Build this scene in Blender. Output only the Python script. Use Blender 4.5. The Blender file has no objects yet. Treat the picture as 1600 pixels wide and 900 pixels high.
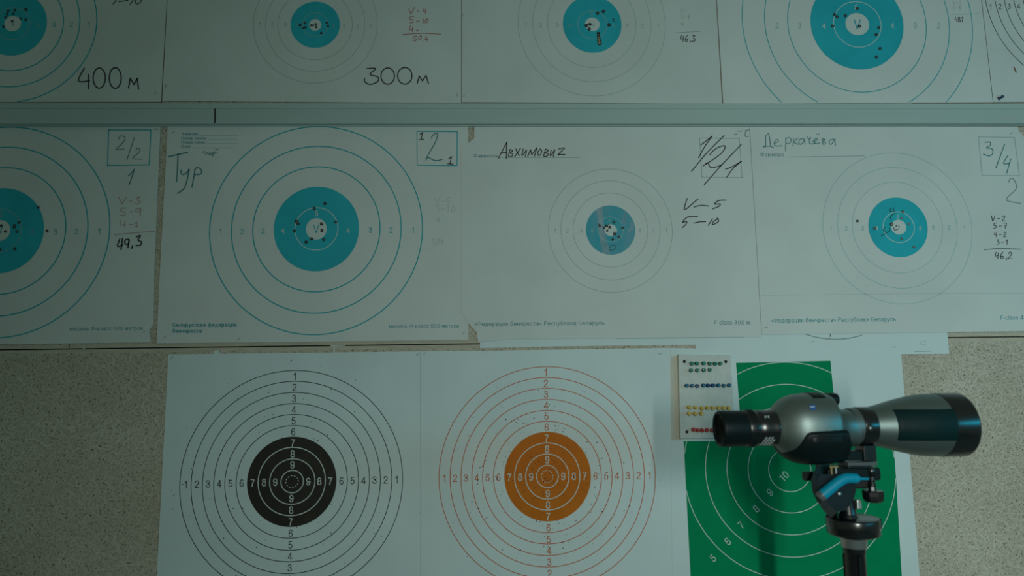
import bpy, bmesh, math, random
from mathutils import Vector, Matrix

# ------------------------------------------------------------------ camera, light, exposure
SC = bpy.context.scene
COL = SC.collection
EYE = 1.45                        # height of the camera above the floor
F = 1067.0                        # focal length in pixels of the 1600 px wide frame (24 mm lens)
YAW, PITCH, ROLL = 0.03802631, 0.11727514, -0.01406937
WALL_Y = 1.60875

FWD = Vector((math.sin(YAW) * math.cos(PITCH), math.cos(YAW) * math.cos(PITCH), math.sin(PITCH)))
_r = Vector((math.cos(YAW), -math.sin(YAW), 0))
_u = _r.cross(FWD)
RIGHT = math.cos(ROLL) * _r + math.sin(ROLL) * _u
UP = -math.sin(ROLL) * _r + math.cos(ROLL) * _u
CAM = Vector((0, 0, EYE))

cd = bpy.data.cameras.new('camera')
cd.sensor_width = 36.0
cd.lens = 36.0 * F / 1600.0
cd.clip_start = 0.02
cd.dof.use_dof = True
cd.dof.focus_distance = 1.62
cd.dof.aperture_fstop = 3.5
cam = bpy.data.objects.new('camera', cd)
COL.objects.link(cam)
M = Matrix((RIGHT, UP, -FWD)).transposed().to_4x4()
M.translation = CAM
cam.matrix_world = M
SC.camera = cam

SC.view_settings.view_transform = 'Standard'
SC.view_settings.look = 'None'
SC.view_settings.gamma = 1.0
SC.view_settings.use_curve_mapping = False
SC.view_settings.exposure = 0.0

wd = bpy.data.worlds.new('room_light')
SC.world = wd
wd.use_nodes = True
wd.node_tree.nodes['Background'].inputs[0].default_value = (0.86, 1.06, 0.80, 1)
wd.node_tree.nodes['Background'].inputs[1].default_value = 0.108


def area(name, loc, target, sx, sy, power, color):
    l = bpy.data.lights.new(name, 'AREA')
    l.shape = 'RECTANGLE'
    l.size, l.size_y = sx, sy
    l.energy = power
    l.color = color
    o = bpy.data.objects.new(name, l)
    COL.objects.link(o)
    o.location = loc
    o.rotation_euler = (Vector(target) - Vector(loc)).to_track_quat('-Z', 'Y').to_euler()
    return o


# a tall shaded lamp behind the camera, turned to the right-hand side of the wall
key = area('room_lamp', (0.22, -1.6, EYE + 0.26), (1.35, WALL_Y, EYE - 0.45), 0.06, 0.85, 8.3, (0.905, 1.0, 0.925))
key.data.spread = math.radians(87)
# bluish daylight from a window on the right
area('blue_window', (2.3, -0.55, EYE + 0.22), (0.6, 1.2, EYE - 0.1), 1.8, 0.28, 11.5, (0.015, 0.62, 0.9))

random.seed(4)


# ------------------------------------------------------------------ where a pixel of the photo lies on the wall
def ray(px, py):
    return (px - 800) / F * RIGHT + (450 - py) / F * UP + FWD


def W(px, py, h=0.0):
    d = ray(px, py)
    return CAM + d * ((WALL_Y - h) / d.y)


def at(px, py, depth):
    return CAM + depth * ray(px, py)


# ------------------------------------------------------------------ materials
def mat(name, color, rough=0.6, metal=0.0, spec=0.5, coat=0.0):
    m = bpy.data.materials.new(name)
    m.use_nodes = True
    b = m.node_tree.nodes['Principled BSDF']
    b.inputs['Base Color'].default_value = (*color, 1)
    b.inputs['Roughness'].default_value = rough
    b.inputs['Metallic'].default_value = metal
    b.inputs['Specular IOR Level'].default_value = spec
    b.inputs['Coat Weight'].default_value = coat
    return m


def noise_mat(name, c1, c2, scale, rough=0.6, metal=0.0, bump=0.0, bscale=None, spec=0.5, detail=4, stretch=None):
    """two colours mixed by soft noise, with an optional bump"""
    m = mat(name, c1, rough, metal, spec)
    nt = m.node_tree
    N = nt.nodes
    b = N['Principled BSDF']
    tc = N.new('ShaderNodeTexCoord')
    src = tc.outputs['Object']
    if stretch:
        mp = N.new('ShaderNodeMapping')
        mp.inputs['Scale'].default_value = stretch
        nt.links.new(src, mp.inputs[0])
        src = mp.outputs[0]
    n = N.new('ShaderNodeTexNoise')
    n.inputs['Scale'].default_value = scale
    n.inputs['Detail'].default_value = detail
    nt.links.new(src, n.inputs['Vector'])
    r = N.new('ShaderNodeValToRGB')
    r.color_ramp.elements[0].position = 0.35
    r.color_ramp.elements[1].position = 0.68
    r.color_ramp.elements[0].color = (*c1, 1)
    r.color_ramp.elements[1].color = (*c2, 1)
    nt.links.new(n.outputs['Fac'], r.inputs[0])
    nt.links.new(r.outputs[0], b.inputs['Base Color'])
    if bump:
        n2 = N.new('ShaderNodeTexNoise')
        n2.inputs['Scale'].default_value = bscale or scale
        n2.inputs['Detail'].default_value = 3
        nt.links.new(src, n2.inputs['Vector'])
        bp = N.new('ShaderNodeBump')
        bp.inputs['Strength'].default_value = bump
        bp.inputs['Distance'].default_value = 0.01
        nt.links.new(n2.outputs['Fac'], bp.inputs['Height'])
        nt.links.new(bp.outputs[0], b.inputs['Normal'])
    return m


def paper_mat(name, c, strength):
    """matt paper: faint stains, soft buckles and a few upright creases"""
    d = tuple(x * 0.93 for x in c)
    m = noise_mat(name, d, c, 7, 0.62, bump=strength, bscale=4.0, spec=0.25, detail=5)
    nt = m.node_tree
    N, Lk = nt.nodes, nt.links
    b = N['Principled BSDF']
    first = b.inputs['Normal'].links[0].from_node
    tc = N.new('ShaderNodeTexCoord')
    mp = N.new('ShaderNodeMapping')
    mp.inputs['Scale'].default_value = (1.0, 1.0, 0.16)
    Lk.new(tc.outputs['Object'], mp.inputs[0])
    n = N.new('ShaderNodeTexNoise')
    n.noise_type = 'RIDGED_MULTIFRACTAL'
    n.inputs['Scale'].default_value = 9
    n.inputs['Detail'].default_value = 2
    Lk.new(mp.outputs[0], n.inputs['Vector'])
    bp = N.new('ShaderNodeBump')
    bp.inputs['Strength'].default_value = strength * 0.35
    bp.inputs['Distance'].default_value = 0.006
    Lk.new(n.outputs['Fac'], bp.inputs['Height'])
    Lk.new(first.outputs[0], bp.inputs['Normal'])
    Lk.new(bp.outputs[0], b.inputs['Normal'])
    return m


PAPER = paper_mat('grey_white_paper', (0.70, 0.715, 0.675), 0.55)
PAPER_W = paper_mat('creased_grey_white_paper', (0.66, 0.685, 0.64), 1.1)
PAPER_B = paper_mat('cool_white_paper', (0.70, 0.785, 0.77), 0.25)
TEAL = noise_mat('teal_ink', (0.022, 0.40, 0.47), (0.028, 0.45, 0.52), 14, 0.5, spec=0.15)
TEAL_LINE = mat('teal_line_ink', (0.015, 0.36, 0.40), 0.55, spec=0.2)
FADED = noise_mat('faded_teal_ink', (0.035, 0.36, 0.43), (0.13, 0.36, 0.43), 30, 0.5, spec=0.15, stretch=(1.0, 1.0, 0.35))
WORN = noise_mat('worn_pale_ink', (0.15, 0.33, 0.38), (0.34, 0.42, 0.46), 60, 0.55, spec=0.15, stretch=(1, 1, 0.3))
PALE_TEAL = mat('pale_teal_ink', (0.25, 0.47, 0.46), 0.6)
GREY_LINE = mat('grey_line_ink', (0.33, 0.43, 0.40), 0.6)
CAPTION = mat('caption_ink', (0.015, 0.28, 0.33), 0.6, spec=0.2)
GREY_CAPTION = mat('grey_caption_ink', (0.06, 0.24, 0.25), 0.6)
WHITE_INK = mat('unprinted_white', (0.62, 0.66, 0.62), 0.6, spec=0.25)
DIM_WHITE = mat('dim_white_print', (0.22, 0.42, 0.42), 0.6, spec=0.25)
BLACK_INK = noise_mat('black_ink', (0.022, 0.018, 0.014), (0.032, 0.026, 0.020), 30, 0.55, spec=0.3)
LINE_BLACK = mat('black_line_ink', (0.03, 0.045, 0.045), 0.6)
ORANGE = noise_mat('orange_ink', (0.56, 0.150, 0.006), (0.62, 0.170, 0.009), 20, 0.55, spec=0.15)
ORANGE_LINE = mat('orange_line_ink', (0.56, 0.13, 0.04), 0.6)
GREEN = noise_mat('green_ink', (0.0006, 0.24, 0.092), (0.001, 0.262, 0.104), 18, 0.6, spec=0.05)
MARKER = mat('black_marker', (0.012, 0.016, 0.018), 0.5)
PEN_TEAL = mat('teal_pen', (0.03, 0.20, 0.21), 0.5)
GAP_SHADE = mat('brown_gap_shade', (0.22, 0.14, 0.09), 0.9)
PENCIL = mat('grey_pencil', (0.17, 0.22, 0.21), 0.6)
FAINT = mat('rubbed_out_pencil', (0.50, 0.54, 0.51), 0.6)
RED_PEN = mat('red_pen', (0.46, 0.13, 0.11), 0.5)
PALE_RED = mat('pale_red_pen', (0.50, 0.29, 0.27), 0.5)
HOLE = mat('scorched_hole_edge', (0.012, 0.012, 0.012), 0.8)
CORE = mat('board_behind_hole', (0.16, 0.14, 0.12), 0.9)
TORN = mat('torn_board_brown', (0.42, 0.27, 0.18), 0.9)
STEEL = mat('staple_wire', (0.22, 0.24, 0.24), 0.45, 0.7)
RAIL = noise_mat('grey_white_plastic', (0.42, 0.51, 0.475), (0.47, 0.555, 0.515), 3, 0.5, spec=0.3, stretch=(0.4, 1, 6))


# ------------------------------------------------------------------ mesh helpers
class MB:
    """collects faces of several materials, then links them as one mesh object"""

    def __init__(self):
        self.v, self.f, self.m, self.s, self.mats = [], [], [], [], []

    def mi(self, m):
        if m not in self.mats:
            self.mats.append(m)
        return self.mats.index(m)

    def add(self, verts, faces, m, smooth=False):
        b = len(self.v)
        k = self.mi(m)
        self.v += [Vector(p) for p in verts]
        for f in faces:
            self.f.append([b + i for i in f])
            self.m.append(k)
            self.s.append(smooth)

    def build(self, name, parent=None, origin=None):
        me = bpy.data.meshes.new(name)
        o0 = Vector(origin) if origin is not None else Vector((0, 0, 0))
        me.from_pydata([tuple(p - o0) for p in self.v], [], self.f)
        for m in self.mats:
            me.materials.append(m)
        for i, p in enumerate(me.polygons):
            p.material_index = self.m[i]
            p.use_smooth = self.s[i]
        me.update()
        o = bpy.data.objects.new(name, me)
        COL.objects.link(o)
        o.location = o0
        if parent is not None:
            o.parent = parent
            o.matrix_parent_inverse = Matrix.Translation(parent_origin(parent)).inverted()
        return o

    # -- solids
    def box(self, c, s, m, axes=None, bevel=0.0):
        c = Vector(c)
        X, Y, Z = axes or (Vector((1, 0, 0)), Vector((0, 1, 0)), Vector((0, 0, 1)))
        bm = bmesh.new()
        bmesh.ops.create_cube(bm, size=1.0)
        for v in bm.verts:
            v.co = Vector((v.co.x * s[0], v.co.y * s[1], v.co.z * s[2]))
        if bevel:
            bmesh.ops.bevel(bm, geom=bm.edges[:], offset=bevel, segments=3, profile=0.5, affect='EDGES')
        self.bm(bm, m, lambda p: c + X * p.x + Y * p.y + Z * p.z, smooth=False)

    def bm(self, bm, m, fn=lambda p: p, smooth=False):
        bm.verts.index_update()
        self.add([fn(v.co) for v in bm.verts], [[v.index for v in f.verts] for f in bm.faces], m, smooth)
        bm.free()

    def lathe(self, base, axis, prof, m, seg=48, cap=True, smooth=True):
        """prof: list of (distance along axis, radius)"""
        base = Vector(base)
        a = Vector(axis).normalized()
        s = a.cross(Vector((0, 0, 1)))
        if s.length < 1e-3:
            s = Vector((1, 0, 0))
        s.normalize()
        t = a.cross(s)
        vs, fs = [], []
        n = len(prof)
        for d, r in prof:
            for k in range(seg):
                w = 2 * math.pi * k / seg
                vs.append(base + a * d + (s * math.cos(w) + t * math.sin(w)) * r)
        for i in range(n - 1):
            for k in range(seg):
                k2 = (k + 1) % seg
                fs.append([i * seg + k, i * seg + k2, (i + 1) * seg + k2, (i + 1) * seg + k])
        self.add(vs, fs, m, smooth)
        if cap:
            self.add(vs[:seg], [list(range(seg))[::-1]], m)
            self.add(vs[-seg:], [list(range(seg))], m)

    def tube(self, pts, rad, m, seg=16, smooth=True):
        """a swept tube with flat ends; rad is one radius or one per point"""
        pts = [Vector(p) for p in pts]
        rr = rad if isinstance(rad, (list, tuple)) else [rad] * len(pts)
        vs, fs = [], []
        nrm = None
        for i, p in enumerate(pts):
            d = (pts[min(i + 1, len(pts) - 1)] - pts[max(i - 1, 0)]).normalized()
            if nrm is None:
                nrm = d.orthogonal().normalized()
            nrm = (nrm - d * nrm.dot(d)).normalized()
            bn = d.cross(nrm)
            for k in range(seg):
                w = 2 * math.pi * k / seg
                vs.append(p + (nrm * math.cos(w) + bn * math.sin(w)) * rr[i])
        for i in range(len(pts) - 1):
            for k in range(seg):
                k2 = (k + 1) % seg
                fs.append([i * seg + k, i * seg + k2, (i + 1) * seg + k2, (i + 1) * seg + k])
        self.add(vs, fs, m, smooth)
        self.add(vs[:seg], [list(range(seg))[::-1]], m)
        self.add(vs[-seg:], [list(range(seg))], m)

    # -- flat print on a sheet whose face stands h in front of the wall
    def poly(self, pts, h, m):
        self.add([W(x, y, h) for x, y in pts], [list(range(len(pts)))[::-1]], m)

    def sheet(self, pts, h, m, th=0.0006):
        n = len(pts)
        fr = [W(x, y, h) for x, y in pts]
        bk = [p + Vector((0, th, 0)) for p in fr]
        self.add(fr, [list(range(n))[::-1]], m)
        self.add(bk, [list(range(n))], m)
        self.add(fr + bk, [[i, (i + 1) % n, n + (i + 1) % n, n + i] for i in range(n)], m)

    def ring(self, ext, h, m, w, seg=160, keep=None, arc=None, dash=None):
        """ext = left, right, top, bottom of a printed circle; w line width in mm (None: filled disc)"""
        X0, Z0, a, b = circle(ext, h)
        y = WALL_Y - h
        if w is None:
            vs = [Vector((X0 + a * math.cos(2 * math.pi * k / seg), y, Z0 + b * math.sin(2 * math.pi * k / seg))) for k in range(seg)]
            self.add(vs, [list(range(seg))], m)
            return
        w = w / 1000.0 / 2
        for k in range(seg):
            if dash and (k // dash) % 2:
                continue
            q = []
            for kk, s in ((k, 1), (k + 1, 1), (k + 1, -1), (k, -1)):
                t = 2 * math.pi * kk / seg
                q.append(Vector((X0 + (a + s * w) * math.cos(t), y, Z0 + (b + s * w) * math.sin(t))))
            if keep and not keep(pix(sum(q, Vector()) / 4)):
                continue
            self.add(q, [[0, 1, 2, 3]], m)

    def stroke(self, pts, h, m, w=1.4, smooth=True):
        """a pen stroke: pixel points, w pixels wide, rounded by a spline"""
        p = [Vector((x, y)) for x, y in pts]
        if smooth and len(p) > 2:
            out = []
            for i in range(len(p) - 1):
                a, b, c, d = p[max(i - 1, 0)], p[i], p[i + 1], p[min(i + 2, len(p) - 1)]
                for k in range(5):
                    t = k / 5
                    out.append(0.5 * (2 * b + (c - a) * t + (2 * a - 5 * b + 4 * c - d) * t * t + (3 * b - a - 3 * c + d) * t ** 3))
            p = out + [p[-1]]
        L, R = [], []
        for i in range(len(p)):
            d = p[min(i + 1, len(p) - 1)] - p[max(i - 1, 0)]
            if d.length < 1e-6:
                d = Vector((1, 0))
            d.normalize()
            n = Vector((-d.y, d.x)) * (w / 2)
            L.append(p[i] + n)
            R.append(p[i] - n)
        e = (p[0] - p[1]).normalized() * (w * 0.35)
        L[0] += e
        R[0] += e
        e = (p[-1] - p[-2]).normalized() * (w * 0.35)
        L[-1] += e
        R[-1] += e
        n = len(p)
        self.add([W(q.x, q.y, h) for q in L + R], [[i, i + 1, n + i + 1, n + i] for i in range(n - 1)], m)

    def oval(self, cx, cy, rx, ry, h, m, w=1.4, slant=0.0):
        self.stroke([(cx + rx * math.cos(t) - slant * ry * math.sin(t), cy + ry * math.sin(t)) for t in [2 * math.pi * k / 14 - 1.9 for k in range(15)]], h, m, w)

    def text(self, s, x0, x1, yb, cap, h, m, slope=0.0, bold=0.0, rot=0.0):
        """printed text from x0 to x1 (x1 None: natural width), baseline at yb, capital height cap (pixels)"""
        gap = 0.13
        w = sum(LET[ch][0] for ch in s) + gap * (len(s) - 1)
        sx = cap if x1 is None else (x1 - x0) / w
        if x1 is None:                              # x0 is then the middle of the text, yb its middle height
            ox, oy = -w / 2 * sx, cap / 2
        else:
            ox, oy = 0, 0
        c, sn = math.cos(rot), math.sin(rot)
        pen = 0
        for ch in s:
            for kind, pts in LET[ch][1]:
                out = []
                for vx, vy in pts:
                    x, y = ox + (pen + vx) * sx, oy - vy * cap
                    X, Y = x * c + y * sn, -x * sn + y * c
                    out.append((x0 + X, yb + Y + slope * X))
                self.stroke(out, h, m, cap * (0.115 + bold * 2.4), kind == 'c')
            pen += LET[ch][0] + gap


def _ov(cx, cy, rx, ry):
    return ('c', [(cx + rx * math.cos(2 * math.pi * k / 12), cy + ry * math.sin(2 * math.pi * k / 12)) for k in range(13)])


def _l(*p):
    return ('l', list(p))


def _c(*p):
    return ('c', list(p))


# plain sans-serif letters as pen lines: width, then lines (l straight, c curved); capitals are 1 high
_six = [(.51, .76), (.44, .91), (.31, .95), (.15, .84), (.08, .50), (.12, .17), (.30, .05), (.47, .13), (.53, .31), (.46, .50), (.30, .57), (.16, .49), (.09, .34)]
_e = [_l((.06, .37), (.50, .37)), _c((.50, .37), (.46, .60), (.28, .70), (.11, .60), (.05, .36), (.12, .12), (.29, .03), (.43, .09), (.50, .20))]
_a = [_c((.07, .54), (.14, .66), (.28, .70), (.41, .64), (.44, .50)), _l((.44, .50), (.44, .10), (.49, .0)), _c((.44, .42), (.22, .37), (.06, .22), (.13, .06), (.28, .04), (.41, .14), (.44, .26))]
_s = [_c((.47, .56), (.38, .68), (.26, .70), (.10, .62), (.05, .36), (.10, .11), (.26, .03), (.40, .08), (.47, .20))]
LET = {
    ' ': (.22, []), '-': (.30, [_l((.02, .36), (.28, .36))]), '.': (.12, [_l((.06, 0), (.06, .10))]),
    '«': (.46, [_l((.22, .58), (.06, .36), (.22, .14)), _l((.42, .58), (.26, .36), (.42, .14))]), '»': (.46, [_l((.04, .58), (.20, .36), (.04, .14)), _l((.24, .58), (.40, .36), (.24, .14))]),
    '0': (.60, [_ov(.30, .5, .23, .45)]), '1': (.50, [_l((.12, .70), (.28, .80), (.36, .97)), _l((.36, .97), (.36, .0))]),
    '2': (.60, [_c((.09, .70), (.14, .88), (.31, .95), (.48, .87), (.52, .70), (.42, .48), (.20, .25), (.08, .05)), _l((.06, .05), (.55, .05))]),
    '3': (.60, [_c((.09, .74), (.16, .90), (.30, .95), (.45, .88), (.49, .72), (.41, .58), (.24, .53)), _c((.24, .53), (.44, .48), (.53, .30), (.46, .11), (.29, .05), (.13, .11), (.07, .27))]),
    '4': (.60, [_l((.42, .0), (.42, .95)), _l((.42, .95), (.05, .28)), _l((.04, .27), (.58, .27))]),
    '5': (.60, [_l((.50, .93), (.17, .93)), _l((.17, .95), (.10, .47)), _c((.10, .48), (.29, .60), (.47, .52), (.53, .32), (.45, .12), (.28, .05), (.13, .11), (.07, .25))]),
    '6': (.60, [('c', _six)]), '7': (.60, [_l((.06, .92), (.55, .92)), _c((.54, .92), (.36, .62), (.25, .30), (.22, 0))]),
    '8': (.60, [_ov(.30, .74, .19, .21), _ov(.30, .29, .23, .24)]), '9': (.60, [('c', [(.61 - x, 1 - y) for x, y in _six])]),
    'V': (.66, [_l((.02, .97), (.33, .03)), _l((.33, .03), (.64, .97))]), 'F': (.56, [_l((.07, 0), (.07, .95), (.54, .95)), _l((.07, .50), (.47, .50))]),
    'Ф': (.80, [_ov(.40, .52, .34, .29), _l((.40, 0), (.40, 1))]), 'Н': (.66, [_l((.07, 0), (.07, 1)), _l((.59, 0), (.59, 1)), _l((.07, .52), (.59, .52))]),
    'О': (.74, [_ov(.37, .5, .31, .45)]), 'Б': (.60, [_l((.52, .95), (.07, .95), (.07, .05), (.30, .05)), _l((.07, .56), (.30, .56)), _c((.30, .56), (.48, .50), (.54, .31), (.48, .11), (.30, .05))]),
    'Р': (.60, [_l((.07, 0), (.07, .95), (.30, .95)), _c((.30, .95), (.48, .89), (.54, .71), (.48, .53), (.30, .46)), _l((.30, .46), (.07, .46))]),
    'а': (.52, _a), 'a': (.52, _a), 'е': (.55, _e), 'с': (.50, _s), 'c': (.50, _s), 'о': (.54, [_ov(.27, .36, .22, .34)]),
    's': (.46, [_c((.40, .55), (.33, .67), (.20, .70), (.08, .61), (.10, .46), (.24, .38), (.40, .28), (.41, .12), (.26, .03), (.12, .05), (.04, .18))]), 'l': (.14, [_l((.07, 0), (.07, 1))]),
    'м': (.64, [_l((.07, 0), (.07, .72)), _l((.07, .72), (.32, .08)), _l((.32, .08), (.57, .72)), _l((.57, .72), (.57, 0))]),
    'и': (.54, [_l((.07, .72), (.07, 0)), _l((.07, .04), (.47, .70)), _l((.47, .72), (.47, 0))]), 'л': (.54, [_c((.02, .04), (.10, .08), (.14, .40), (.15, .69)), _l((.14, .69), (.47, .69), (.47, 0))]),
    'я': (.52, [_l((.45, 0), (.45, .69), (.22, .69)), _c((.22, .69), (.09, .60), (.10, .41), (.24, .34)), _l((.24, .34), (.45, .34)), _l((.27, .34), (.05, 0))]),
    'р': (.54, [_l((.07, -.27), (.07, .72)), _ov(.28, .36, .21, .34)]), 'н': (.52, [_l((.07, 0), (.07, .72)), _l((.45, 0), (.45, .72)), _l((.07, .38), (.45, .38))]),
    'ы': (.68, [_l((.07, .72), (.07, .04), (.26, .04)), _c((.26, .04), (.42, .10), (.42, .33), (.26, .39)), _l((.26, .39), (.07, .39)), _l((.61, 0), (.61, .72))]),
    'ч': (.50, [_c((.06, .72), (.07, .42), (.20, .31), (.43, .36)), _l((.43, 0), (.43, .72))]), 'к': (.46, [_l((.07, 0), (.07, .72)), _l((.42, .72), (.12, .38), (.45, 0))]),
    'б': (.56, [_ov(.28, .33, .22, .31), _c((.06, .33), (.09, .72), (.28, .90), (.48, .97))]), 'у': (.50, [_l((.03, .72), (.25, .06)), _c((.47, .72), (.25, .06), (.16, -.20), (.03, -.24))]),
    'ф': (.78, [_ov(.39, .36, .33, .33), _l((.39, -.27), (.39, 1))]), 'д': (.58, [_c((.10, .04), (.16, .12), (.18, .45), (.18, .69)), _l((.18, .69), (.46, .69), (.46, .04)), _l((.03, -.18), (.03, .04), (.55, .04), (.55, -.18))]),
    'ц': (.56, [_l((.07, .72), (.07, .04), (.53, .04), (.53, -.18)), _l((.44, .72), (.44, .04))]), 'т': (.44, [_l((.02, .69), (.42, .69)), _l((.22, .69), (.22, 0))]),
    'ш': (.76, [_l((.07, .72), (.07, .04), (.69, .04), (.69, .72)), _l((.38, .72), (.38, .04))]), 'ь': (.48, [_l((.07, .72), (.07, .04), (.26, .04)), _c((.26, .04), (.42, .10), (.42, .33), (.26, .39)), _l((.26, .39), (.07, .39))]),
    'п': (.52, [_l((.07, 0), (.07, .69), (.45, .69), (.45, 0))]), 'в': (.50, [_l((.07, 0), (.07, .70), (.24, .70)), _c((.24, .70), (.38, .64), (.37, .45), (.24, .38)), _l((.07, .38), (.24, .38)), _c((.24, .38), (.42, .30), (.42, .09), (.24, .03)), _l((.24, .03), (.07, .03))]),
}


def parent_origin(p):
    return p.location.copy()          # every child keeps world coordinates, so its own location is its world origin


def pix(P):
    d = P - CAM
    z = d.dot(FWD)
    return 800 + F * d.dot(RIGHT) / z, 450 - F * d.dot(UP) / z


def circle(ext, h):
    L, R, T, B = ext
    cx, cy = (L + R) / 2, (T + B) / 2
    l, r, t, b = W(L, cy, h), W(R, cy, h), W(cx, T, h), W(cx, B, h)
    return (l.x + r.x) / 2, (t.z + b.z) / 2, (r.x - l.x) / 2, (t.z - b.z) / 2


# hand-written figures in a box 1 high, y down
HG = {
    '0': [[(.45, .05), (.15, .3), (.1, .75), (.3, 1), (.55, .75), (.6, .3), (.42, .03)]],
    '1': [[(.1, .35), (.42, 0), (.3, 1)]],
    '2': [[(.1, .25), (.3, 0), (.55, .15), (.45, .45), (.05, .98), (.6, .95)]],
    '3': [[(.1, .05), (.5, .03), (.28, .42), (.55, .62), (.45, .92), (.05, .95)]],
    '4': [[(.2, 0), (.05, .55), (.5, .5)], [(.52, .1), (.42, 1)]],
    '5': [[(.6, 0), (.2, .03), (.15, .42), (.5, .5), (.48, .85), (.08, 1)]],
    '6': [[(.45, 0), (.12, .5), (.15, .92), (.42, .95), (.5, .65), (.15, .6)]],
    '7': [[(.08, .05), (.55, .05), (.3, 1)], [(.15, .5), (.5, .48)]],
    '8': [[(.5, .15), (.2, .05), (.15, .35), (.5, .65), (.42, .98), (.12, .9), (.2, .55), (.5, .15)]],
    '9': [[(.5, .15), (.2, .05), (.1, .35), (.3, .5), (.52, .15), (.5, .7), (.3, 1)]],
    'V': [[(.02, 0), (.25, 1), (.65, -.05)]],
    '-': [[(.1, .55), (.55, .52)]],
    ',': [[(.3, .85), (.18, 1.15)]],
    '.': [[(.25, .92), (.3, 1.0)]],
    ' ': [],
}


def hand(mb, s, x, y, hgt, h, m, w=1.1, adv=0.75, slope=0.0):
    for ch in s:
        a = adv
        for st in HG[ch]:
            mb.stroke([(x + px * hgt, y + py * hgt + slope * px * hgt) for px, py in st], h, m, w)
        if ch in ',.':
            a = 0.45
        x += a * hgt


def strokes(mb, ox, oy, k, lists, h, m, w):
    """strokes noted on an enlarged crop: offset ox,oy, enlargement k"""
    for l in lists:
        mb.stroke([(ox + x / k, oy + y / k) for x, y in l], h, m, w)


class Pens(dict):
    """one mesh for each inscription on a sheet"""

    def __getitem__(self, k):
        if k not in self:
            dict.__setitem__(self, k, MB())
        return dict.__getitem__(self, k)


def tag(o, label=None, cat=None, group=None, kind=None):
    for key, v in (('label', label), ('category', cat), ('group', group), ('kind', kind)):
        if v:
            o[key] = v
    return o


def empty(name, loc):
    o = bpy.data.objects.new(name, None)
    COL.objects.link(o)
    o.location = loc
    o.empty_display_size = 0.02
    return o


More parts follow.
